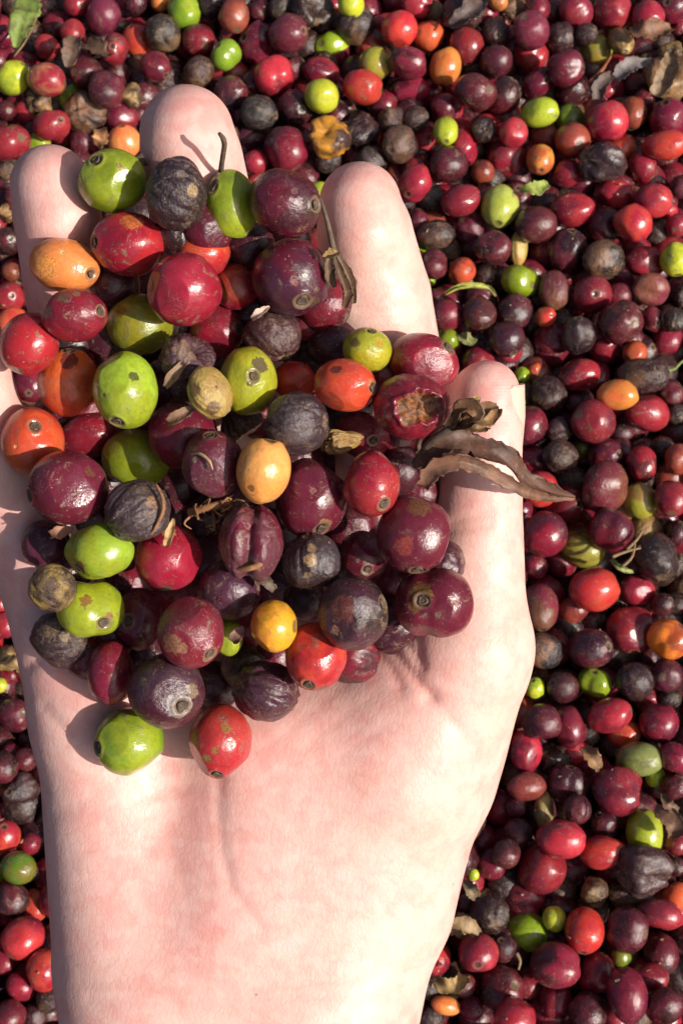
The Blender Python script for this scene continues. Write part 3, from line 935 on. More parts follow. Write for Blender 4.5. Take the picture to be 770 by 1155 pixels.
def make_hand_cherry(i, px, py, rx, ry, Z, kind, c1, c2, dry, tilt, scar, label, group='coffee cherries heaped in the open hand'):
    seed = 1000 + i * 17
    r = np.random.default_rng(seed)
    k = (DH - Z) / FPX
    ax_, ay_ = rx * k, ry * k
    u, v, f = shape(kind, seed, 6 if i < 100 else 5, 1.0)
    if scar is not None:
        pole = np.array([scar[0], scar[1], math.sqrt(max(0.05, 1 - scar[0] ** 2 - scar[1] ** 2))])
    else:
        a = r.uniform(0, 6.28)
        pole = np.array([math.cos(a), math.sin(a), -0.35])
    spin = r.uniform(0, 6.28)
    if kind in ('lobed', 'folded'):
        spin = 0.0 if kind == 'folded' else math.pi / 2
        if kind == 'folded':
            pole = np.array([0.1, 1.0, 0.15])
    Rm = frame_from_pole(pole, spin)
    if kind == 'lobed':
        Rm = frame_from_pole(pole, math.radians(90 + tilt))
    if kind == 'torn':
        Rm = np.eye(3)
    vv = v @ Rm.T
    # fit the outline to the measured half widths, turned by the tilt
    ct, st = math.cos(math.radians(tilt)), math.sin(math.radians(tilt))
    R2 = np.array([[ct, -st, 0], [st, ct, 0], [0, 0, 1]])
    q = vv @ R2
    q[:, 0] *= ax_ / np.abs(q[:, 0]).max()
    q[:, 1] *= ay_ / np.abs(q[:, 1]).max()
    q[:, 2] *= min(ax_, ay_) * 0.5 + max(ax_, ay_) * 0.5
    vv = q @ R2.T
    R_ = (ax_ + ay_) / 2
    if kind == 'torn':
        # a jagged hole in the side that faces up, flesh set back inside
        dv = np.array([0.12, -0.12, 0.98])
        dv /= np.linalg.norm(dv)
        uu = vv / np.linalg.norm(vv, axis=1)[:, None]
        a = np.arccos(np.clip(uu @ dv, -1, 1))
        az = np.arctan2(uu[:, 1] - dv[1], uu[:, 0] - dv[0])
        lim = 0.60 + 0.11 * np.sin(2 * az + 1) + 0.05 * np.sin(5 * az) + 0.03 * np.sin(11 * az + 2)
        hole = np.clip((lim - a) / 0.09, 0, 1)
        inner = np.clip((lim - a) / lim, 0, 1)
        vv = vv * (1 - hole * (0.10 + 0.34 * inner) + 0.05 * np.exp(-((a - lim) / 0.07) ** 2))[:, None]
        vv += uu * (hole * 0.05 * R_ * noise_fn(5, 7)(uu))[:, None]
        me_mat = [M_CH, M_FLESH]
    else:
        me_mat = M_CH
    nm = {'dry': 'dried_coffee_cherry', 'crumple': 'dried_coffee_cherry', 'husk': 'coffee_husk', 'bean': 'coffee_bean'}.get(kind, 'coffee_cherry')
    mk, mcol = np.zeros(len(u)), np.zeros((len(u), 3))
    if i in MARKS:
        un_ = vv / np.linalg.norm(vv, axis=1)[:, None]
        for dx, dy, rr_, cc_ in MARKS[i]:
            dz_ = math.sqrt(max(0.02, 1 - dx * dx - dy * dy))
            dd = np.linalg.norm(un_ - np.array([dx, dy, dz_]), axis=1)
            m_ = np.clip(1.25 - 0.75 * dd / rr_, 0, 1) 
            up_ = m_ > mk
            mcol[m_ > 0.01 * (mk < m_)] = np.where(up_[m_ > 0.01 * (mk < m_)][:, None], lin(cc_), mcol[m_ > 0.01 * (mk < m_)])
            mk = np.maximum(mk, m_)
        vv = vv - un_ * (mk * 0.018 * R_)[:, None]
    o = mesh_obj(nm, vv * MM, f, me_mat, attrs={'rest': u, 'mark': mk, 'mark_colour': mcol})
    if kind == 'torn':
        hf = hole[f].mean(1) > 0.55
        o.data.polygons.foreach_set('material_index', hf.astype(np.int32))
    o.location = PW(px, py, Z)
    o.rotation_euler = (TILT, 0, 0)
    o.color = (*lin(c1), 1)
    o['second_colour'] = lin(c2)
    o['dryness'] = float(dry)
    cat = {'coffee_husk': 'husk', 'coffee_bean': 'coffee bean'}.get(nm, 'cherry')
    tag(o, label, cat, group)
    if scar is not None:
        pd = pole / np.linalg.norm(pole)
        un = vv / np.linalg.norm(vv, axis=1)[:, None]
        # the pole's own vertex carries the scar
        ip = int(np.argmax(u[:, 2]))
        rs = R_ * r.uniform(0.09, 0.135)
        near = np.where(u[:, 2] > 0.955)[0]
        nrm = vv[near].mean(0)
        nrm /= np.linalg.norm(nrm)
        rv, rf = ring_mesh(rs, seed)
        Rr = frame_from_pole(nrm, 0)
        base = vv[near].mean(0)
        base = nrm * np.max((vv[near] @ nrm)) - nrm * rs * 0.22 + (base - nrm * (base @ nrm))
        mesh_obj('calyx_scar', (rv @ Rr.T + base) * MM, rf, M_SCAR, o)
    return o


HOBJ = []
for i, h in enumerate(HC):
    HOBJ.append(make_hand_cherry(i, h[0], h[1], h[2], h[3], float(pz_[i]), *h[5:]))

# extra parts on some of them (paths in camera-frame mm relative to their cherry)
def part_tube(name, owner, pts, radii, mat):
    path = smooth_path([P(*p) for p in pts], 16)
    rad = np.interp(np.linspace(0, 1, 16), np.linspace(0, 1, len(radii)), radii)
    V, F = tube(path, rad)
    c0 = P(HC[owner][0], HC[owner][1], float(pz_[owner]))
    return mesh_obj(name, (V - c0) * MM, F, mat, HOBJ[owner])


part_tube('stem', 2, [(249, 202, 14), (250, 186, 19), (253, 166, 23), (252, 157, 25), (247, 150, 25)], [0.65, 0.5, 0.5, 0.55, 0.3], M_STEM)
part_tube('stem', 0, [(150, 186, 14), (158, 181, 14), (163, 178, 14)], [1.2, 1.3, 1.4], M_STEM)
part_tube('rib', 24, [(216, 512, float(pz_[24]) + 4.5), (226, 512, float(pz_[24]) + 6.2), (236, 520, float(pz_[24]) + 6.9), (240, 530, float(pz_[24]) + 6.6)], [0.15, 0.32, 0.3, 0.12], M_BEAN)
part_tube('seam', 18, [(176, 546, float(pz_[18]) + 4.6), (183, 560, float(pz_[18]) + 5.2), (184, 576, float(pz_[18]) + 5.0), (176, 594, float(pz_[18]) + 4.8), (168, 606, float(pz_[18]) + 3.2)], [0.15, 0.35, 0.42, 0.3, 0.15], M_FIBRE)
part_tube('slit', 45, [(264, 642, float(pz_[45]) + 3.4), (280, 641, float(pz_[45]) + 5.2), (293, 636, float(pz_[45]) + 5.2), (304, 624, float(pz_[45]) + 4)], [0.3, 0.6, 0.6, 0.3], M_FIBRE)

# dark cherries deep in the heap, seen only as slivers between the others
poly = [(120, 240), (80, 330), (70, 400), (60, 560), (70, 640), (60, 730), (110, 770), (190, 800), (280, 800), (350, 770),
        (430, 720), (505, 690), (500, 600), (480, 560), (505, 430), (440, 385), (380, 390), (365, 300), (330, 250), (280, 250), (200, 250)]


def in_poly(x, y, pg):
    c = False
    j = len(pg) - 1
    for i in range(len(pg)):
        xi, yi = pg[i]
        xj, yj = pg[j]
        if (yi > y) != (yj > y) and x < (xj - xi) * (y - yi) / (yj - yi) + xi:
            c = not c
        j = i
    return c


cells = [(x, y) for x in range(8, 520, 5) for y in range(180, 810, 5) if in_poly(x, y, poly)]
open_ = np.array([c for c in cells if all(((c[0] - h[0]) / (h[2] * 0.97)) ** 2 + ((c[1] - h[1]) / (h[3] * 0.97)) ** 2 > 1 for h in HC)], float)
fill = []
while len(open_) > 1 and len(fill) < 52:
    d = np.hypot(open_[:, None, 0] - open_[None, :, 0], open_[:, None, 1] - open_[None, :, 1])
    k = int(np.argmax((d < 26).sum(1)))
    m = open_[d[k] < 26].mean(0)
    fill.append((float(m[0]), float(m[1])))
    open_ = open_[np.hypot(open_[:, 0] - m[0], open_[:, 1] - m[1]) > 30]
for j, (x, y) in enumerate(fill):
    hh = hand_height(*P(x, y, -6)[:2])
    rp = random.uniform(30, 35)
    rmm = rp * (DH + 4) / FPX
    Z = hh + 0.75 * rmm
    for i, h in enumerate(HC):          # stay below the ones on top
        lat = math.hypot(h[0] - x, h[1] - y) * DH / FPX
        rs = rmm + pr_[i] * (DH - pz_[i]) / FPX
        if lat < rs * 0.95:
            Z = min(Z, pz_[i] - math.sqrt(max(0, (rs * 0.93) ** 2 - lat ** 2)) * 0.8)
    Z = max(Z, hh + 0.2 * rmm)
    make_hand_cherry(500 + j, x, y, rp, rp * random.uniform(0.9, 1.05), Z, random.choice(['round', 'round', 'dry']),
                     random.choice([DPL, PLU, MAR, BLK, DPL]), DPL, 0.2, 0, None,
                     'dark cherry buried in the heap on the palm, only a sliver showing between others',
                     'dark cherries buried deep in the handful')


# ------------------------------------------------------------------ dry bits on the hand
def leaf_thing(name, path, widths, curl, normal, seed, colour, label, cat='leaf', mat=None, **kw):
    path = np.asarray(path, float)
    c0 = path.mean(0)
    V, F = leaf_mesh(path - c0, widths, curl, normal, seed, **kw)
    o = mesh_obj(name, V * MM, F, mat or M_LEAF)
    o.color = (*lin(colour), 1)
    o.location = C2W(*c0)
    o.rotation_euler = (TILT, 0, 0)
    tag(o, label, cat)
    return o, c0


def child_tube(name, owner, c0, pts, radii, mat, n=18):
    path = smooth_path([P(*p) for p in pts], n) - c0
    rad = np.interp(np.linspace(0, 1, n), np.linspace(0, 1, len(radii)), radii)
    V, F = tube(path, rad)
    return mesh_obj(name, V * MM, F, mat, owner)


dl, c0 = leaf_thing('dried_leaf', [P(474, 532, 17), P(492, 508, 19), P(522, 500, 20), P(556, 512, 18), P(588, 538, 14), P(616, 554, 9), P(648, 561, 4)],
                    [2.0, 3.7, 4.1, 3.4, 2.6, 1.7, 0.3], 1.3, (0.2, 0.55, 0.8), 31, (84, 50, 36),  # dark brown blade: shadow inside the curled leaf is painted into its colour
                    'curled brown dried leaf sticking out over the thumb', ruffle=0.22, twist=-0.45, nu=64, thick=0.16)
V, F = leaf_mesh(np.array([P(476, 548, 19), P(490, 529, 21.5), P(518, 521, 22.5), P(552, 532, 20.5), P(586, 552, 16), P(614, 561, 11), P(648, 563, 5)]) - c0, [1.4, 2.0, 1.7, 1.5, 1.3, 0.9, 0.2], 1.0, (0.1, -0.1, 1), 32, nu=60, ruffle=0.24, thick=0.16)
b = mesh_obj('leaf_fold', V * MM, F, M_LEAF, dl)
b.color = (*lin((120, 82, 62)), 1)  # lighter than the blade: sunlight on the lower strip painted into the colour
child_tube('stalk', dl, c0, [(468, 522, 15), (484, 500, 20), (504, 486, 23), (520, 476, 24)], [0.7, 0.8, 0.9, 0.7], M_STEM)
for k, pts in enumerate([[(504, 486, 23), (516, 468, 26), (530, 458, 27), (540, 447, 26)], [(510, 484, 23), (528, 478, 27), (546, 462, 28), (560, 458, 24)],
                         [(512, 482, 23), (534, 474, 26), (552, 474, 26), (562, 462, 22)], [(516, 480, 24), (536, 484, 26), (548, 482, 24)],
                         [(508, 478, 24), (524, 462, 28), (536, 468, 29), (526, 476, 27)]]):
    V, F = leaf_mesh(np.array([P(*p) for p in pts]) - c0, [0.7, 1.4, 1.5, 0.6], 1.2, (0.1, 0.3, 1), 40 + k, nu=24, nv=10, ruffle=0.4, thick=0.3)
    s = mesh_obj('sepal', V * MM, F, M_LEAF, dl)
    s.color = (*lin(random.choice([(140, 104, 62), (164, 130, 74), (112, 80, 52)])), 1)

# dry stalk with shrivelled tip lying on the index finger
tw_path = [(360, 222, 22), (368, 246, 22), (374, 272, 20), (378, 292, 19), (376, 312, 18)]
pth = smooth_path([P(*p) for p in tw_path], 20)
c0 = pth.mean(0)
V, F = tube(pth - c0, np.interp(np.linspace(0, 1, 20), [0, .3, .7, 1], [0.35, 0.45, 0.7, 0.5]))
tw = mesh_obj('dried_stalk', V * MM, F, M_STEM)
tw.location = C2W(*c0)
tw.rotation_euler = (TILT, 0, 0)
tag(tw, 'thin dry brown stalk with shrivelled tips hanging down the index finger', 'stalk')
for k, pts in enumerate([[(374, 282, 20), (386, 300, 19), (394, 318, 18), (398, 342, 16)], [(376, 286, 20), (384, 312, 20), (390, 332, 18), (388, 346, 16)],
                         [(372, 284, 21), (370, 306, 20), (376, 324, 18)], [(364, 292, 22), (376, 288, 22), (380, 284, 22)]]):
    V, F = leaf_mesh(np.array([P(*p) for p in pts]) - c0, [0.4, 1.0, 1.2, 0.5], 1.1, (0.2, 0.2, 1), 60 + k, nu=26, nv=10, ruffle=0.5, thick=0.3)
    s = mesh_obj('shrivelled_tip', V * MM, F, M_LEAF, tw)
    s.color = (*lin((92, 66, 46) if k < 3 else (170, 140, 90)), 1)

# fibrous dried calyx under the scratched purple cherry
cp = P(236, 574, 17)
V, F = tube(smooth_path([P(214, 578, 15), P(236, 572, 17), P(262, 566, 16)], 12) - cp, [0.8] * 12)
cal = mesh_obj('dried_calyx', V * MM, F, M_FIBRE)
cal.location = C2W(*cp)
cal.rotation_euler = (TILT, 0, 0)
tag(cal, 'rusty brown fibrous dried calyx under the scratched purple cherry', 'dried calyx')
for k in range(22):
    a = random.uniform(0, 1)
    p0 = P(212 + 58 * a, 572 + random.uniform(-5, 5), 16)
    p1 = p0 + np.array([random.uniform(-2.5, 2.5), random.uniform(-3.2, 1.2), random.uniform(0.5, 3.0)])
    p2 = p1 + np.array([random.uniform(-2.5, 2.5), random.uniform(-2.5, 1.5), random.uniform(-1.5, 1.0)])
    V, F = tube(smooth_path([p0, p1, p2], 8) - cp, np.linspace(0.32, 0.12, 8), 6)
    mesh_obj('fibre', V * MM, F, M_FIBRE, cal)


def flake(px, py, Z, w_, l_, ang, colour, label, seed, mat=None):
    d = np.array([math.cos(ang), math.sin(ang), 0.15])
    c = P(px, py, Z)
    return leaf_thing('dry_flake', [c - d * l_, c - d * l_ * .3 + np.array([0, 0, .5]), c + d * l_ * .4, c + d * l_], [w_ * .5, w_, w_ * .8, w_ * .2], 1.2,
                      (0.1, 0.2, 1), seed, colour, label, 'dry flake', nu=14, nv=8, ruffle=0.2, thick=0.2)


flake(294, 353, 21, 1.0, 2.0, 0.6, (210, 180, 160), 'pale pink papery flake on the leathery brown-black cherry', 81)
flake(192, 600, 19, 1.1, 2.6, 1.3, (190, 150, 100), 'straw-coloured flake stuck on the bright crimson cherry', 82)
flake(70, 600, 16, 1.5, 2.2, 0.3, (150, 104, 80), 'brown papery flake left of the heart-shaped green cherry', 83)
flake(268, 715, 14, 1.6, 1.8, 0.9, (120, 84, 74), 'small brown curled scrap between plum and amber yellow cherries', 84)
flake(300, 655, 15, 1.4, 2.4, 2.3, (92, 74, 60), 'grey-brown scrap beside the dusty black cherry', 85)
flake(206, 468, 21, 1.5, 3.0, 0.5, (128, 96, 72), 'torn brown skin scrap below the bare tan bean', 86)
flake(200, 420, 20, 1.3, 3.4, 0.9, (140, 112, 84), 'papery brown skin edge peeling off the crumpled purple skin', 87)

#BGPART
# ------------------------------------------------------------------ the pile on the ground
# rows: tile origin x, y, zoom, then (x, y, radius, code) read off the photo; two radii give an oval
TILES = [
 (0, 0, 3.85, [(60,340,75,'y'),(205,345,85,70,'Rt'),(450,70,78,'pd'),(205,205,55,'R'),(315,140,58,'R'),(500,215,68,'R'),(600,180,70,'o'),(705,150,78,'kt'),
   (675,290,68,'p'),(375,320,75,'d'),(465,390,78,'d'),(320,425,62,'g'),(370,490,82,'kb'),(120,485,58,'R'),(225,545,78,'R'),(40,620,88,'r'),(530,510,70,'r'),
   (545,620,75,'oc'),(595,355,62,'d'),(575,420,45,'b'),(175,435,52,'b'),(360,615,65,'d'),(170,620,52,'g'),(640,430,70,'d'),(720,350,62,'k'),(80,550,48,'p'),
   (30,480,45,'d'),(330,20,58,'r'),(20,160,52,'p'),(700,10,42,'a'),(30,740,45,'kb'),(590,15,55,'d'),(510,320,55,'d')]),
 (190, 0, 3.85, [(70,50,72,'g'),(170,70,52,'r'),(285,65,72,'ob'),(130,175,74,'p'),(250,240,62,'gl'),(385,185,88,'p'),(520,145,86,'pd'),(625,50,82,'k'),(490,35,58,'G'),
   (395,45,52,'d'),(705,205,72,'g'),(460,330,82,'R'),(665,315,80,60,'r'),(665,418,74,'y'),(270,405,75,'d'),(390,490,78,'G'),(545,470,78,'d'),(195,290,58,'r'),
   (135,315,68,'kb'),(545,295,48,'d'),(265,155,48,'r'),(355,600,62,'d'),(515,650,96,'p'),(690,600,78,'ab'),(380,705,55,'R'),(720,490,62,'d'),(615,740,52,'d'),
   (360,360,50,'d'),(200,15,62,'k'),(330,10,42,'k'),(750,110,52,'kb'),(690,690,60,'k')]),
 (380, 0, 3.85, [(60,15,60,'y'),(80,110,85,'kt'),(350,15,62,'R'),(270,125,78,82,'oR'),(395,155,66,'o'),(150,205,68,'o'),(165,280,72,'ol'),(310,275,84,66,'p'),
   (320,390,84,64,'p'),(110,380,84,76,'oR'),(470,290,66,82,'a'),(560,200,74,82,'r'),(540,60,80,'k'),(635,60,64,'p'),(690,265,72,'d'),(600,400,86,'d'),(720,420,78,'d'),
   (460,475,66,'p'),(470,570,56,70,'y'),(550,635,72,90,'R'),(375,615,62,'R'),(275,625,82,'kt'),(105,555,76,'k'),(200,460,64,'p'),(235,520,56,'kb'),(485,715,82,'d'),
   (340,745,68,'r'),(150,700,66,'G'),(30,490,52,'d'),(715,590,62,'p'),(735,690,76,'r'),(630,750,52,'ob'),(690,140,62,'k'),(420,60,48,'b'),(340,520,58,'k'),
   (640,560,52,'k'),(700,10,40,'a'),(750,40,42,'b'),(750,150,42,'p')]),
 (570, 0, 3.85, [(45,35,52,'b'),(140,40,54,'p'),(305,50,72,'r'),(460,50,82,'r'),(615,75,72,'r'),(725,30,72,'p'),(600,0,42,'d'),(110,130,82,'pd'),(240,165,68,'k'),
   (110,245,72,'R'),(390,215,67,'ol'),(500,180,52,70,'n'),(260,300,76,'p'),(285,390,78,'d'),(140,360,68,'p'),(35,430,62,'d'),(150,490,78,62,'y'),(280,520,66,'gd'),
   (440,525,90,'R'),(550,490,62,72,'ob'),(600,440,52,'r'),(710,520,88,'p'),(690,630,88,66,'oR'),(500,645,62,'o'),(290,610,80,'ob'),(175,590,62,'ob'),(150,695,60,72,'a'),
   (38,724,94,'r'),(30,575,62,'R'),(420,705,104,84,'kw'),(590,725,68,'p'),(265,755,62,'r'),(755,120,42,'r'),(700,340,85,'b'),(350,150,48,'k'),(200,50,52,'d'),(720,240,55,'b')]),
 (400, 190, 3.85, [(260,65,80,78,'R'),(320,130,66,'G'),(460,140,82,70,'r'),(630,165,80,96,'yp'),(415,30,76,'kt'),(545,45,62,'r'),(355,290,80,62,'kt'),(500,265,78,'d'),
   (600,345,86,78,'d'),(710,345,45,60,'n'),(735,245,64,'d'),(465,445,60,'o'),(345,415,62,'d'),(270,235,56,'d'),(210,150,50,'G'),(715,490,78,'g'),(400,635,72,'p'),
   (540,635,76,'d'),(690,620,78,'d'),(320,480,32,'g'),(400,745,56,'g'),(570,460,52,'k'),(660,740,78,'d'),(540,560,62,'d'),(345,570,46,'d')]),
 (570, 190, 3.85, [(275,60,78,56,'R'),(290,180,92,74,'r'),(475,110,82,62,'R'),(130,245,84,'d'),(430,245,76,'d'),(550,235,82,'oR'),(640,140,82,72,'R'),(655,275,52,'G'),
   (270,355,88,'d'),(425,395,86,'kt'),(605,405,84,66,'r'),(740,395,72,'y'),(210,530,68,82,'pt'),(375,550,86,'r'),(490,550,56,'p'),(630,525,78,66,'pt'),(500,670,98,'d'),
   (635,655,52,'p'),(315,725,76,'k'),(200,750,82,'p'),(170,645,46,'o'),(50,740,72,'d'),(430,770,72,'r'),(745,250,52,'r'),(760,80,52,'d'),(760,550,42,'k'),(735,660,52,'k'),
   (700,745,72,'p'),(700,180,46,'R')]),
 (570, 380, 3.85, [(205,70,92,'d'),(445,85,76,'r'),(320,165,84,70,'R'),(560,70,54,'o'),(690,50,90,'p'),(540,10,62,'d'),(600,170,100,72,'kt'),(490,250,88,62,'a'),
   (610,330,98,80,'r'),(380,365,98,'r'),(185,245,78,'k'),(105,390,86,'p'),(230,400,52,'k'),(235,520,76,'kb'),(430,515,78,'p'),(430,650,108,'pt'),(590,555,70,76,'r'),
   (580,710,76,'ol'),(745,530,66,'ob'),(720,700,78,'r'),(120,535,66,'p'),(150,660,78,'oR'),(255,725,86,'r'),(70,165,36,'g'),(125,140,28,'o'),(500,420,62,'d'),(330,490,42,'gd'),
   (720,240,56,'d'),(740,340,52,'k'),(680,480,52,'k'),(430,765,50,'d'),(20,70,50,'r'),(300,290,45,'d'),(60,285,25,'y')]),
 (570, 570, 3.85, [(170,130,98,'p'),(455,110,92,'p'),(330,190,96,82,'ol'),(115,265,64,'p'),(150,440,80,100,'pt'),(385,365,106,96,'oR'),(290,455,64,'ob'),(570,370,76,64,'r'),
   (650,230,105,'k'),(545,540,104,'r'),(705,580,86,82,'al'),(370,620,92,'d'),(165,630,82,'kt'),(680,430,52,'d'),(745,270,52,'k'),(80,80,32,'r'),(590,80,52,'d'),
   (745,430,52,'k'),(740,120,52,'d')]),
 (570, 760, 3.85, [(125,60,46,'y'),(245,60,72,'d'),(385,35,68,'g'),(557,30,82,'k'),(700,5,74,'d'),(450,180,92,74,'R'),(515,260,72,58,'o'),(280,230,72,96,'p'),(160,210,82,'d'),
   (665,215,86,'p'),(580,370,96,72,'gm'),(650,450,46,'g'),(490,510,106,98,'r'),(740,365,76,'p'),(85,335,72,86,'R'),(205,380,82,'k'),(270,480,84,'d'),(90,490,78,64,'ob'),
   (165,590,54,62,'n'),(310,590,62,'d'),(240,720,104,84,'R'),(430,650,68,'d'),(600,690,82,100,'y'),(420,775,98,72,'oR'),(740,490,62,'d'),(40,580,46,'d'),(50,690,62,'d'),
   (740,740,48,'r'),(360,270,46,'k'),(610,110,55,'p'),(710,110,50,'k')]),
 (570, 955, 3.85, [(160,95,106,'r'),(600,110,112,92,'kw'),(80,215,90,74,'p'),(235,190,72,'kt'),(385,200,62,'b'),(530,200,86,62,'kb'),(95,370,92,82,'g'),(210,315,50,56,'y'),
   (340,365,86,94,'oR'),(525,360,92,'d'),(665,290,96,72,'r'),(745,220,66,'o'),(670,470,78,88,'d'),(215,515,108,90,'p'),(525,640,88,108,'p'),(390,550,82,'r'),(620,570,82,60,'r'),
   (215,665,78,'p'),(355,720,86,'d'),(690,690,86,'d'),(755,670,42,'p'),(760,440,42,'p'),(500,480,46,'gd'),(740,85,42,'d'),(480,745,62,'r')]),
 (440, 955, 3.85, [(440,75,66,'p'),(435,285,78,'k'),(380,460,88,90,'R'),(195,480,66,78,'R'),(480,620,100,'d'),(590,600,64,'p'),(240,690,62,38,'a'),(350,700,56,'p'),
   (250,590,72,'b'),(160,610,56,'k'),(540,750,92,'R'),(490,440,62,'d'),(330,250,56,'d'),(170,740,62,'k'),(320,600,52,'d'),(360,120,26,'y'),(500,30,62,'d'),(330,355,60,'b')]),
 (0, 180, 4.813, [(40,440,76,'d'),(50,750,86,'R'),(25,80,62,'k'),(65,610,52,'ob'),(150,800,52,'r'),(30,290,46,'b'),(70,200,50,'d')]),
 (0, 640, 4.44, [(5,170,64,'R'),(15,290,66,'R'),(40,450,62,'b'),(45,545,52,'r'),(75,740,86,'d'),(15,1000,76,'d'),(100,1110,82,'kw'),(60,920,48,'p'),(0,590,38,'y'),(130,960,62,'d'),(20,1090,52,'gd')]),
 (0, 890, 4.36, [(20,235,84,'oR'),(90,385,82,'gd'),(0,420,34,'g'),(60,540,82,'d'),(180,570,66,78,'o'),(115,730,106,'R'),(215,890,86,96,'oR'),(25,845,68,'r'),(110,970,76,'r'),
   (240,1040,62,'kb'),(50,1120,82,'p'),(170,1120,62,'d'),(150,270,52,'p'),(170,420,34,'k')]),
]
# code: colour, second colour, shapes, dryness, size word is added later, adjective
CODE = {
 'p': ((122, 26, 46), (88, 22, 40), ['round', 'round', 'lobed'], .12, 'plum'),
 'pd': ((120, 44, 60), (94, 30, 48), ['round'], .3, 'dusty plum'),
 'pt': ((110, 40, 52), (120, 70, 50), ['lobed', 'round'], .45, 'scuffed plum'),
 'd': ((84, 26, 38), (52, 22, 30), ['round', 'round', 'dry', 'lobed'], .3, 'dark purple'),
 'k': ((42, 27, 29), (56, 36, 36), ['dry', 'dry', 'crumple'], .65, 'black dried'),
 'kt': ((46, 32, 36), (104, 76, 54), ['dry'], .8, 'black tan-streaked'),
 'kb': ((58, 38, 34), (100, 68, 44), ['dry', 'crumple'], .9, 'brown-black dried'),
 'kw': ((58, 36, 42), (44, 30, 34), ['crumple'], .6, 'big wrinkled black'),
 'G': ((68, 58, 54), (50, 42, 40), ['dry'], .75, 'grey dried'),
 'r': ((138, 32, 46), (108, 26, 42), ['round', 'round', 'lobed'], .08, 'crimson'),
 'R': ((166, 42, 52), (136, 30, 48), ['round', 'round', 'lobed'], .04, 'bright red'),
 'Rt': ((160, 40, 50), (170, 110, 72), ['round'], .2, 'red tan-blotched'),
 'oR': ((190, 58, 44), (160, 32, 44), ['round'], .04, 'orange-red'),
 'o': ((194, 88, 54), (178, 58, 44), ['round'], .04, 'orange'),
 'oc': ((212, 126, 72), (204, 106, 60), ['round'], .04, 'pale orange'),
 'ob': ((140, 64, 46), (112, 46, 42), ['round', 'round', 'lobed'], .2, 'brown-red'),
 'a': ((220, 136, 64), (206, 104, 52), ['round'], .05, 'amber orange'),
 'al': ((214, 122, 44), (190, 84, 36), ['lobed'], .05, 'two-lobed orange'),
 'ab': ((190, 126, 44), (74, 46, 40), ['crumple'], .5, 'decayed amber and brown'),
 'g': ((124, 150, 28), (140, 160, 38), ['round', 'round', 'lobed'], 0, 'green'),
 'gl': ((130, 158, 38), (118, 146, 34), ['lobed'], 0, 'cleft green'),
 'gd': ((92, 118, 34), (110, 110, 36), ['round'], .05, 'dull green'),
 'gm': ((138, 146, 74), (116, 124, 62), ['round'], .2, 'mottled grey-green'),
 'y': ((178, 184, 48), (156, 170, 40), ['round'], 0, 'lime'),
 'yp': ((186, 194, 84), (176, 184, 70), ['round'], 0, 'pale yellow-green'),
 'ol': ((150, 142, 52), (128, 100, 46), ['round'], .1, 'olive yellow'),
 'b': ((150, 118, 74), (84, 60, 44), ['husk', 'crumple'], .8, 'tan brown crumpled'),
 'n': ((196, 166, 100), (160, 124, 70), ['bean'], .4, 'bare tan'),
}
LANDMARKS = [   # things one can find at once, used to say where a fruit lies (px, py, phrase)
 (405, 183, 'index fingertip'), (211, 95, 'middle fingertip'), (55, 165, 'ring fingertip'), (555, 405, 'thumb tip'), (590, 770, 'thumb ball bulge'),
 (470, 1090, 'wrist\'s right edge'), (480, 300, 'index finger\'s right side'), (588, 560, 'thumb\'s straight right side'), (540, 960, 'palm\'s sloping edge'),
 (42, 900, 'palm\'s left edge'), (70, 1140, 'wrist\'s left edge'), (640, 555, 'dried leaf\'s pointed end')]
SPECIAL = {     # own labels for the fruits that others are described by: (px, py) -> (label, short phrase)
 (16, 88): ('big lime green cherry at the very left edge, upper corner of the pile', 'left-edge lime cherry'),
 (208, 13): ('green cherry cut by the top edge, above the middle fingertip', 'top-edge green cherry'),
 (373, 53): ('green cherry near the top edge, directly above the small lime one', 'upper green cherry'),
 (363, 108): ('small round lime cherry on the pile, up and left of the index fingertip', 'small round lime cherry'),
 (502, 75): ('upright amber orange oval cherry near the top of the pile', 'upright amber cherry'),
 (502, 148): ('small upright lime oval cherry resting on two red ones', 'small lime oval cherry'),
 (609, 127): ('bright lime oval cherry touching a duller green one', 'bright lime oval cherry'),
 (671, 56): ('olive yellow cherry beside dry brown leaves near the top right', 'olive cherry near leaves'),
 (564, 233): ('largest pale yellow-green oval cherry, right of the index finger', 'large pale yellow-green oval'),
 (586, 317): ('round green cherry below the large pale yellow-green oval one', 'round green cherry under it'),
 (762, 293): ('lime cherry cut by the right edge of the picture', 'right-edge lime cherry'),
 (697, 445): ('smooth amber orange oval lying sideways, right of the thumb tip', 'sideways amber cherry'),
 (721, 564): ('dull olive yellow cherry with a glossy highlight, right of the dried leaf tip', 'dull yellow cherry'),
 (656, 619): ('olive cherry with a short pale stem, right of the thumb', 'stemmed olive cherry'),
 (670, 665): ('large glossy orange-red cherry just below the olive one with a stem', 'glossy orange-red cherry'),
 (753, 721): ('two-lobed bright orange cherry at the right edge', 'two-lobed orange cherry'),
 (721, 856): ('mottled grey-green oval cherry lying on a big crimson one', 'mottled grey-green cherry'),
 (726, 939): ('bright lime oval cherry standing upright, lower right of the pile', 'upright lime oval cherry'),
 (595, 1051): ('round green cherry touching a small yellow one, right of the wrist', 'green wrist-side cherry'),
 (21, 978): ('shaded dull green cherry by the left edge of the palm', 'dull green palm-side cherry'),
 (26, 1057): ('big bright red cherry left of the wrist', 'big red wrist-side cherry'),
 (583, 188): None,
}
SPECIAL.pop((583, 188))
SPECIAL[(586, 317)] = (SPECIAL[(586, 317)][0], 'round green cherry')

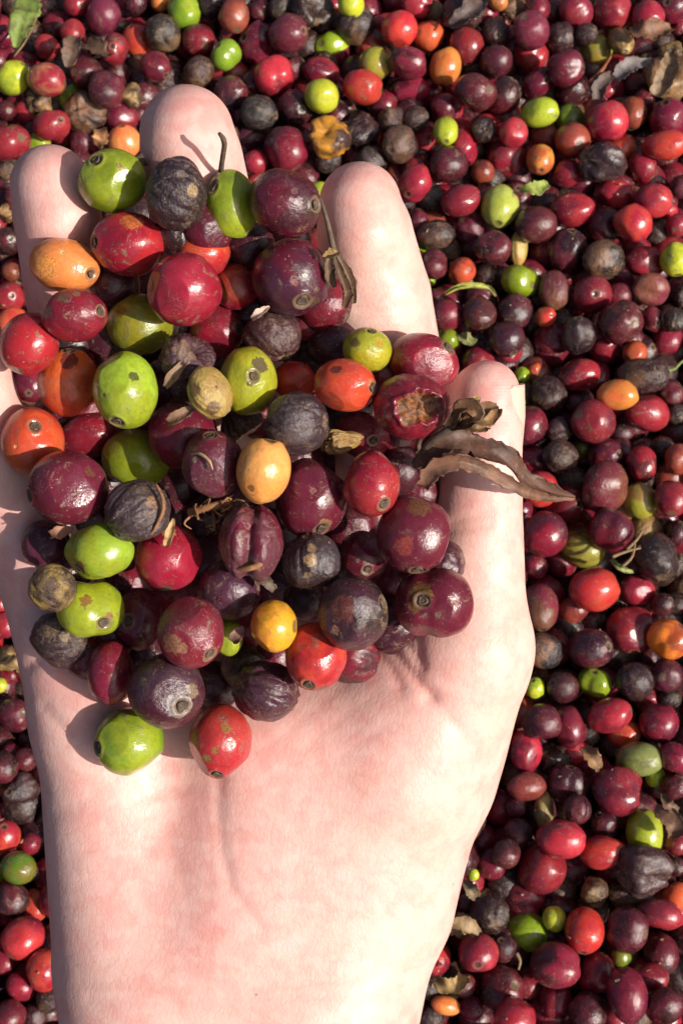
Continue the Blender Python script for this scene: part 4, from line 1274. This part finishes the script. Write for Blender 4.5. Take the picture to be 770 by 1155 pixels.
HAND_PX = [(15, 210), (30, 175), (55, 163), (85, 168), (110, 200), (150, 190), (158, 130), (180, 102), (211, 95), (245, 102), (268, 140), (280, 190), (350, 200), (375, 186),
           (405, 183), (438, 195), (460, 240), (475, 300), (490, 370), (515, 415), (550, 403), (580, 420), (588, 500), (588, 600), (596, 760), (580, 860), (540, 960), (480, 1060),
           (468, 1156), (70, 1156), (55, 1050), (45, 950), (38, 800), (20, 690), (-2, 640), (-2, 375), (40, 340)]

cat = []
for ox, oy, z, rows in TILES:
    for row in rows:
        if len(row) == 4:
            x, y, r, c = row
            rx = ry = r
        else:
            x, y, rx, ry, c = row
        cat.append([ox + x / z, oy + y / z, rx / z, ry / z, c])
# drop fruits entered from two overlapping tiles
kept = []
for c in cat:
    if all(math.hypot(c[0] - k[0], c[1] - k[1]) > 0.62 * min(c[2] + c[3], k[2] + k[3]) / 2 + 2 for k in kept):
        kept.append(c)
cat = kept
# fill what is left open with the common dark kinds
W_, H2 = 770, 1155
cells = [(x, y) for x in range(-6, 778, 7) for y in range(-6, 1162, 7) if not in_poly(x, y, HAND_PX)]
arr = np.array(cells, float)
opn = np.ones(len(arr), bool)
for c in cat:
    opn &= ((arr[:, 0] - c[0]) / c[2]) ** 2 + ((arr[:, 1] - c[1]) / c[3]) ** 2 > 0.9
arr = arr[opn]
NFILL = 300 - len(cat)
rf = random.Random(5)
while len(arr) > 4 and NFILL > 0:
    d = np.hypot(arr[:, None, 0] - arr[None, :, 0], arr[:, None, 1] - arr[None, :, 1])
    s = (d < 19).sum(1)
    k = int(np.argmax(s))
    if s[k] < 5:
        break
    m = arr[d[k] < 17].mean(0)
    kf = 1 + 0.12 * (m[1] - 577) / 577
    r = rf.uniform(17, 21) * kf
    cat.append([float(m[0]), float(m[1]), r, r * rf.uniform(0.88, 1.05), rf.choice(['p', 'd', 'd', 'k', 'r', 'd', 'k', 'p', 'kb']), True])
    arr = arr[np.hypot(arr[:, 0] - m[0], arr[:, 1] - m[1]) > r * 0.95]
    NFILL -= 1

# place in 3-D: pixel -> ray -> resting height, then relax overlaps mostly up and down
NB = len(cat)
zs = np.zeros(NB)
rs = np.zeros(NB)
for i, c in enumerate(cat):
    q, t = ground_pt(c[0], c[1], 4.0)
    rs[i] = (c[2] + c[3]) / 2 * t / FPX
    deep = 0.0 if len(c) == 6 else 1.0
    zs[i] = (1.0 if deep == 0 else rf.uniform(5.5, 8.5)) + (rs[i] - 7.0) * 0.9
    if c[4] in ('y', 'yp', 'oR', 'a', 'gm', 'al'):
        zs[i] += 2.0
pos = np.array([ground_pt(c[0], c[1], zs[i])[0] for i, c in enumerate(cat)])
for it in range(120):
    d = pos[:, None] - pos[None]
    dist = np.linalg.norm(d, axis=2) + np.eye(NB) * 999
    need = 0.96 * (rs[:, None] + rs[None])
    ov = np.maximum(0, need - dist)
    sg = np.sign(d[..., 2] + 1e-6 * (np.arange(NB)[:, None] - np.arange(NB)[None]))
    zs = np.clip(zs + 0.22 * (ov * sg).sum(1), rs - 9.5, 15)
    pos = np.array([ground_pt(c[0], c[1], zs[i])[0] for i, c in enumerate(cat)])
rad = np.array([((c[2] + c[3]) / 2) * ground_pt(c[0], c[1], zs[i])[1] / FPX for i, c in enumerate(cat)])

VAR = {k: [] for k in ('round', 'lobed', 'dry', 'crumple', 'husk', 'bean')}
for k, n in (('round', 10), ('lobed', 6), ('dry', 9), ('crumple', 7), ('husk', 6), ('bean', 3)):
    for q in range(n):
        u, v, f = shape(k, 300 + q * 13 + len(k) * 101, 4, {'round': 1.05, 'bean': 1.2}.get(k, 1.04))
        v = v / np.abs(v).mean(0).mean() * np.abs(u).mean()
        VAR[k].append(mesh_obj('coffee_cherry', v, f, M_CH, attrs={'rest': u}, link=False))


def jitter(c, r, a=0.12):
    k = 1 + r.uniform(-a, a)
    return tuple(max(0, min(255, x * k + r.uniform(-5, 5))) for x in c)


SIZE = sorted(rad)
DIRS = ['right of', 'above right of', 'above', 'above left of', 'left of', 'below left of', 'below', 'below right of']
ORD = ['nearest', 'second', 'third', 'fourth', 'fifth', 'sixth', 'seventh', 'eighth', 'ninth', 'tenth', 'eleventh', 'twelfth']
labels = [None] * NB
marks = list(LANDMARKS)
for (x, y), (lab, ph) in SPECIAL.items():
    i = min(range(NB), key=lambda j: math.hypot(cat[j][0] - x, cat[j][1] - y))
    labels[i] = lab
    marks.append((cat[i][0], cat[i][1], ph))
byk = {}
for i, c in enumerate(cat):
    if labels[i]:
        continue
    m = min(marks, key=lambda q: math.hypot(q[0] - c[0], q[1] - c[1]))
    a = math.degrees(math.atan2(-(c[1] - m[1]), c[0] - m[0])) % 360
    key = (CODE[c[4]][4], DIRS[int((a + 22.5) // 45) % 8], m[2])
    byk.setdefault(key, []).append((math.hypot(c[0] - m[0], c[1] - m[1]), i))
for (adj, dr, ph), lst in byk.items():
    lst.sort()
    for k, (_, i) in enumerate(lst):
        noun = {'b': 'husk', 'n': 'bean'}.get(cat[i][4], 'cherry')
        labels[i] = f'{adj} {noun} {dr} the {ph}' if len(lst) == 1 else f'{adj} {noun} {dr} the {ph}, {ORD[k]} of {["", "", "two", "three", "four", "five", "six", "seven", "eight", "nine", "ten", "eleven", "twelve"][len(lst)]} there'

rb = random.Random(11)
for i, c in enumerate(cat):
    c1, c2, kinds, dry, adj = CODE[c[4]]
    kind = rb.choice(kinds)
    me = rb.choice(VAR[kind])
    nm = {'b': 'coffee_husk', 'n': 'coffee_bean'}.get(c[4], 'dried_coffee_cherry' if kind in ('dry', 'crumple') else 'coffee_cherry')
    o = bpy.data.objects.new(nm, me)
    COL.objects.link(o)
    o.location = pos[i] * MM
    asp = (c[2] / c[3]) ** 0.5
    elon = 1.0
    # spin freely, then stretch along the picture's axes as measured
    Rw = Matrix.Rotation(rb.uniform(0, 6.28), 4, 'Z') @ Matrix.Rotation(math.radians(rb.uniform(25, 150)), 4, 'X') @ Matrix.Rotation(rb.uniform(0, 6.28), 4, 'Z')
    if abs(asp - 1) > 0.03:
        # lay the long (pole) axis where the oval points
        ang = 0 if asp > 1 else math.pi / 2
        ang += rb.uniform(-0.25, 0.25)
        Rw = Matrix.Rotation(ang - math.pi / 2, 4, 'Z') @ Matrix.Rotation(math.radians(90 + rb.uniform(-25, 25)), 4, 'X') @ Matrix.Rotation(rb.uniform(0, 6.28), 4, 'Z')
        elon = max(asp, 1 / asp) ** 2
    o.rotation_euler = Rw.to_euler()
    s = rad[i] * MM * 1.01
    e = elon ** 0.5 * rb.uniform(0.98, 1.05)
    o.scale = (s / e ** 0.7 * rb.uniform(0.96, 1.02), s / e ** 0.7, s * e)
    o.color = (*lin(jitter(c1, rb)), 1)
    o['second_colour'] = lin(jitter(c2, rb, 0.2))
    o['dryness'] = max(0.0, dry + rb.uniform(-0.08, 0.12))
    tag(o, labels[i], {'coffee_husk': 'husk', 'coffee_bean': 'coffee bean'}.get(nm, 'cherry'), 'coffee cherries spread on the drying pile')

# the rest of the pile (lower layer, under the hand, beyond the frame): one uncountable mass
u, f = ICO[3]
base = []
for q in range(10):
    uu, vv, ff = shape('round' if q < 6 else 'dry', 900 + q, 3, 1.06)
    base.append((uu, vv))
rm = np.random.default_rng(3)
P0, P1 = [], []
vis = np.array([(p[0], p[1], r_) for p, r_ in zip(pos, rad)])
step = 11.4 * KB
rowsx = np.arange(-470, 470, step)
ctr = []
for jy, y in enumerate(np.arange(-420, 560, step * 0.88)):
    for x in rowsx + (step / 2 if jy % 2 else 0):
        xx, yy = x + rm.normal(0, 1.5), y + rm.normal(0, 1.5)
        ctr.append((xx, yy, -4.6 + rm.normal(0, 1.0), rm.uniform(5.6, 7.0) * KB))
# an upper layer wherever the single fruits do not lie
for jy, y in enumerate(np.arange(-420, 560, step * 1.0)):
    for x in rowsx + (step / 2 if jy % 2 else 0):
        xx, yy = x + rm.normal(0, 2.2), y + rm.normal(0, 2.2)
        r_ = rm.uniform(5.6, 7.4) * KB
        px, py, _ = to_px((xx, yy, 4))
        m = r_ * 3.6
        inside = -m < px < 770 + m and -m < py < 1155 + m
        if inside and not in_poly(px, py, HAND_PX):
            continue
        if np.min(np.hypot(vis[:, 0] - xx, vis[:, 1] - yy) - vis[:, 2]) < r_ * 0.55:
            continue
        ctr.append((xx, yy, 4 + rm.normal(0, 2.0), r_))
ctr = np.array(ctr)
NC = len(ctr)
palette = ['p'] * 6 + ['d'] * 9 + ['k'] * 6 + ['r'] * 7 + ['R'] * 4 + ['oR'] * 2 + ['o'] + ['g'] + ['y'] + ['ob'] * 2 + ['kb'] * 2 + ['b']
VV = np.empty((NC, len(u), 3), np.float32)
RR = np.empty((NC, len(u), 3), np.float32)
CA = np.empty((NC, len(u), 3), np.float32)
CB = np.empty((NC, len(u), 3), np.float32)
DR = np.empty((NC, len(u)), np.float32)
SD = np.empty((NC, len(u)), np.float32)
for i in range(NC):
    code = palette[rm.integers(len(palette))]
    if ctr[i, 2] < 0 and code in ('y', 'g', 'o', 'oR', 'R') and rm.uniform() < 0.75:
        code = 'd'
    c1, c2, kinds, dry, adj = CODE[code]
    uu, vv = base[rm.integers(6, 10) if code in ('k', 'kb', 'b') else rm.integers(0, 6)]
    Q = np.linalg.qr(rm.normal(size=(3, 3)))[0]
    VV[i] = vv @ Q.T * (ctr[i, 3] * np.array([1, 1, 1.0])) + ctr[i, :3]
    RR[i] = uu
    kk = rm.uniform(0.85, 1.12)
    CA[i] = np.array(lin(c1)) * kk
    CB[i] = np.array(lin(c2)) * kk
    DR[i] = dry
    SD[i] = rm.uniform()
FA = (f[None] + (np.arange(NC) * len(u))[:, None, None]).reshape(-1, 3)
me = bpy.data.meshes.new('cherry_mass')
me.vertices.add(NC * len(u))
me.vertices.foreach_set('co', (VV.reshape(-1) * MM).astype(np.float32))
me.loops.add(FA.size)
me.loops.foreach_set('vertex_index', FA.reshape(-1).astype(np.int32))
me.polygons.add(len(FA))
me.polygons.foreach_set('loop_start', np.arange(0, FA.size, 3, dtype=np.int32))
me.polygons.foreach_set('use_smooth', np.ones(len(FA), bool))
for k, a in (('rest', RR), ('col', CA), ('col2', CB)):
    at = me.attributes.new(k, 'FLOAT_VECTOR', 'POINT')
    at.data.foreach_set('vector', a.reshape(-1))
for k, a in (('dryness', DR), ('seed', SD)):
    at = me.attributes.new(k, 'FLOAT', 'POINT')
    at.data.foreach_set('value', a.reshape(-1))
me.materials.append(M_MASS)
me.update(calc_edges=True)
mo = bpy.data.objects.new('cherry_mass', me)
COL.objects.link(mo)
tag(mo, 'mass of drying coffee cherries under and around the countable ones', 'cherries', kind='stuff')


# ------------------------------------------------------------------ leaves, pods and twigs lying on the pile
def pile_leaf(name, pts, widths, curl, seed, colour, label, cat_='leaf', z=15.0, lift=3.0, mat=None, **kw):
    """pts in photo pixels, laid on the pile at height z mm with an arched middle"""
    n = len(pts)
    path = np.array([ground_pt(x, y, z + lift * math.sin(math.pi * i / (n - 1)))[0] for i, (x, y) in enumerate(pts)])
    c0 = path.mean(0)
    V, F = leaf_mesh(path - c0, widths, curl, (0.12, -0.1, 1), seed, nu=26, nv=10, thick=0.35, **kw)
    o = mesh_obj(name, V * MM, F, mat or M_LEAF)
    o.color = (*lin(colour), 1)
    o.location = c0 * MM
    tag(o, label, cat_)
    return o, c0


def pile_twig(pts, r, label, z=15.0, colour=None, cat_='twig'):
    path = smooth_path([ground_pt(x, y, z)[0] for x, y in pts], 14)
    c0 = path.mean(0)
    V, F = tube(path - c0, np.linspace(r, r * 0.5, 14), 7)
    o = mesh_obj('twig', V * MM, F, M_LEAF if colour else M_STEM)
    if colour:
        o.color = (*lin(colour), 1)
    o.location = c0 * MM
    tag(o, label, cat_)
    return o


gl, _ = pile_leaf('green_leaf', [(34, -8), (30, 14), (22, 34), (18, 54)], [4.5, 5.5, 4.5, 0.8], 0.7, 201, (112, 134, 54), 'green blade of a leaf in the top left corner', z=19)
pile_twig([(46, 4), (38, 28), (28, 48), (16, 64)], 0.7, 'thin pale stalk beside the green leaf blade, top left', 19, (120, 96, 62))
pile_leaf('dried_leaf', [(96, 50), (108, 54), (120, 58), (130, 58)], [2.0, 4.6, 4.4, 1.0], 1.3, 202, (92, 66, 50), 'curled dark brown leaf scrap on a bright red cherry near the top left', z=17)
pile_leaf('dried_leaf', [(86, 42), (82, 52), (80, 64), (76, 76)], [2.0, 4.0, 4.2, 1.0], 0.9, 203, (104, 80, 66), 'flat brown leaf scrap hanging below a red cherry, top left', z=16)
pile_leaf('dried_leaf', [(112, 146), (114, 152), (113, 158), (110, 165)], [2.0, 3.0, 3.0, 1.6], 0.6, 204, (176, 122, 76), 'small pale brown leaf chip between ring and middle fingertips', z=15)
pile_leaf('dried_leaf', [(508, 30), (520, 22), (534, 12), (544, 2)], [1.5, 4.8, 5.0, 2.0], 1.2, 205, (74, 58, 58), 'grey-brown folded leaf near the top edge, beside a plum cherry', z=16)
pile_leaf('dried_leaf', [(708, 36), (722, 38), (738, 36), (756, 32)], [2.0, 5.0, 5.2, 2.2], 1.3, 206, (122, 82, 58), 'brown cupped dry leaf near the top right corner', z=17)
pile_leaf('dried_leaf', [(694, 88), (704, 78), (718, 72), (734, 70)], [2.0, 4.0, 3.6, 0.8], 1.0, 207, (112, 104, 104), 'grey curled dry leaf below the brown cupped leaf, top right', z=17)
pile_leaf('dried_leaf', [(672, 112), (674, 100), (682, 90), (692, 84)], [2.5, 3.8, 3.0, 1.0], 1.2, 208, (84, 70, 66), 'dark torn leaf just under the olive cherry by dry leaves', z=16)
pile_twig([(664, 94), (674, 84), (682, 74), (688, 64)], 1.1, 'rust-brown short twig beside the olive cherry by dry leaves', 18, (150, 82, 46))
pile_leaf('dried_leaf', [(754, 60), (752, 76), (746, 92), (738, 108)], [2.0, 5.0, 5.5, 3.0], 1.4, 209, (136, 112, 84), 'tan-grey crumpled husk leaf at the right edge near the top', z=17)
pd_, _ = pile_leaf('curved_pod', [(502, 332), (516, 325), (534, 323), (550, 326), (558, 334)], [1.2, 2.4, 2.4, 2.2, 0.8], 2.4, 210, (186, 190, 84), 'pale green-yellow curved pod right of the index finger', 'pod', z=14, ruffle=0.02)
pile_leaf('green_leaf', [(586, 217), (596, 214), (606, 212), (618, 208)], [0.8, 2.6, 3.4, 1.0], 0.9, 211, (140, 156, 60), 'ragged bit of green leaf beside the large pale yellow-green oval', z=17, ruffle=0.25)
pile_twig([(752, 418), (760, 416), (766, 410), (776, 402)], 0.8, 'thin green stalk at the right edge above the black dried cherries', 15, (112, 130, 50))
pile_leaf('curved_pod', [(688, 632), (696, 640), (704, 644), (713, 646)], [1.0, 2.0, 1.8, 0.6], 2.0, 212, (150, 160, 92), 'tiny grey-green pod right of the olive cherry with a stem', 'pod', z=16, ruffle=0.02)
for k, pp in enumerate([[(690, 628), (706, 622), (722, 618)], [(700, 640), (712, 628), (716, 610)], [(706, 620), (718, 608), (724, 598)]]):
    pile_twig(pp, 0.7, ['thin tan straw crossing the black cherry right of the olive one', 'tan straw leaning up over the black torn cherry', 'short tan straw at the top of the black torn cherry'][k], 19, (132, 104, 66), 'straw')
pile_leaf('dried_leaf', [(658, 842), (664, 852), (670, 860), (676, 868)], [1.5, 3.0, 3.0, 0.6], 1.0, 213, (140, 102, 66), 'small tan-brown leaf chip below the oval plum cherry with navel', z=13)
pile_leaf('dried_leaf', [(738, 912), (750, 918), (758, 930), (756, 942)], [1.5, 4.5, 4.6, 1.5], 1.3, 214, (112, 80, 58), 'crumpled brown leaf right of the upright lime oval cherry', z=17, ruffle=0.25)
pile_leaf('dried_leaf', [(746, 896), (752, 908), (764, 914)], [1.0, 2.4, 1.0], 1.2, 215, (96, 68, 48), 'thin dark leaf shred above the crumpled brown leaf, lower right', z=17, ruffle=0.2)
pile_leaf('dried_leaf', [(506, 1052), (516, 1044), (528, 1044), (540, 1052)], [1.0, 3.6, 3.6, 1.2], 1.4, 216, (150, 122, 80), 'tan shrivelled leaf beside the wrist\'s right edge', z=16, ruffle=0.25)
pile_leaf('dried_leaf', [(492, 1106), (502, 1112), (514, 1110), (520, 1098)], [1.0, 3.4, 3.6, 1.4], 1.5, 217, (176, 146, 92), 'pale straw-coloured husk scrap at the bottom, right of the wrist', z=16, ruffle=0.3)
pile_leaf('dried_leaf', [(524, 994), (530, 1004), (536, 1012)], [1.0, 2.6, 1.2], 1.2, 218, (120, 104, 78), 'small grey-tan leaf curl under the sloping edge of the palm', z=15, ruffle=0.25)
pile_leaf('dried_leaf', [(518, 378), (526, 384), (532, 380)], [1.4, 3.2, 2.0], 0.8, 219, (140, 146, 84), 'dull green leaf chip right of the index finger base', z=15)
pile_twig([(582, 1075), (586, 1084), (584, 1094)], 0.7, 'short pale stalk just below the green cherry right of the wrist', 15, (130, 108, 74), 'stalk')
st, _ = pile_leaf('dried_leaf', [(4, 742), (14, 746), (22, 752)], [1.5, 3.4, 1.6], 1.3, 220, (150, 118, 74), 'golden tan husk scrap left of the palm edge', z=15, ruffle=0.25)

# loose chaff: crumbs of skin and parchment nobody could count
CV, CF = [], []
rc = random.Random(21)
for k in range(260):
    x, y = rc.uniform(0, 770), rc.uniform(0, 1155)
    if in_poly(x, y, HAND_PX):
        continue
    j = min(range(NB), key=lambda q: math.hypot(cat[q][0] - x, cat[q][1] - y))
    dx, dy = x - cat[j][0], y - cat[j][1]
    q = ground_pt(x, y, zs[j])[0]
    off_ = q - Vector(pos[j])
    off_.z = 0
    rr_ = rad[j] * 1.06
    if off_.length > rr_ * 0.9:
        continue
    nrm_ = Vector((off_.x, off_.y, math.sqrt(rr_ ** 2 - off_.length ** 2))).normalized()
    c_ = Vector(pos[j]) + nrm_ * (rr_ + 0.05)
    t1 = nrm_.orthogonal().normalized()
    t1.rotate(Matrix.Rotation(rc.uniform(0, 6.28), 3, nrm_))
    t2 = nrm_.cross(t1)
    L_, B_ = rc.uniform(0.25, 0.9), rc.uniform(0.15, 0.4)
    b0 = len(CV)
    for (a_, b_, h_) in ((-1, -.4, 0), (-.2, -1, .25), (1, -.3, .3), (.7, .8, 0), (-.6, .9, .3)):
        p_ = c_ + t1 * (a_ * L_ * rc.uniform(.7, 1.2)) + t2 * (b_ * B_ * rc.uniform(.7, 1.2)) + nrm_ * (h_ * rc.uniform(0, 1))
        CV.append(p_ * MM)
        CV.append((p_ - nrm_ * 0.18) * MM)
    CF.append(tuple(b0 + 2 * m for m in range(5)))
    CF.append(tuple(b0 + 2 * m + 1 for m in range(4, -1, -1)))
    for m in range(5):
        n_ = (m + 1) % 5
        CF.append((b0 + 2 * m, b0 + 2 * m + 1, b0 + 2 * n_ + 1, b0 + 2 * n_))
ch = mesh_obj('chaff', [tuple(v_) for v_ in CV], CF, M_BEAN, smooth=False)
tag(ch, 'crumbs of dry chaff scattered over the pile of cherries', 'chaff', kind='stuff')
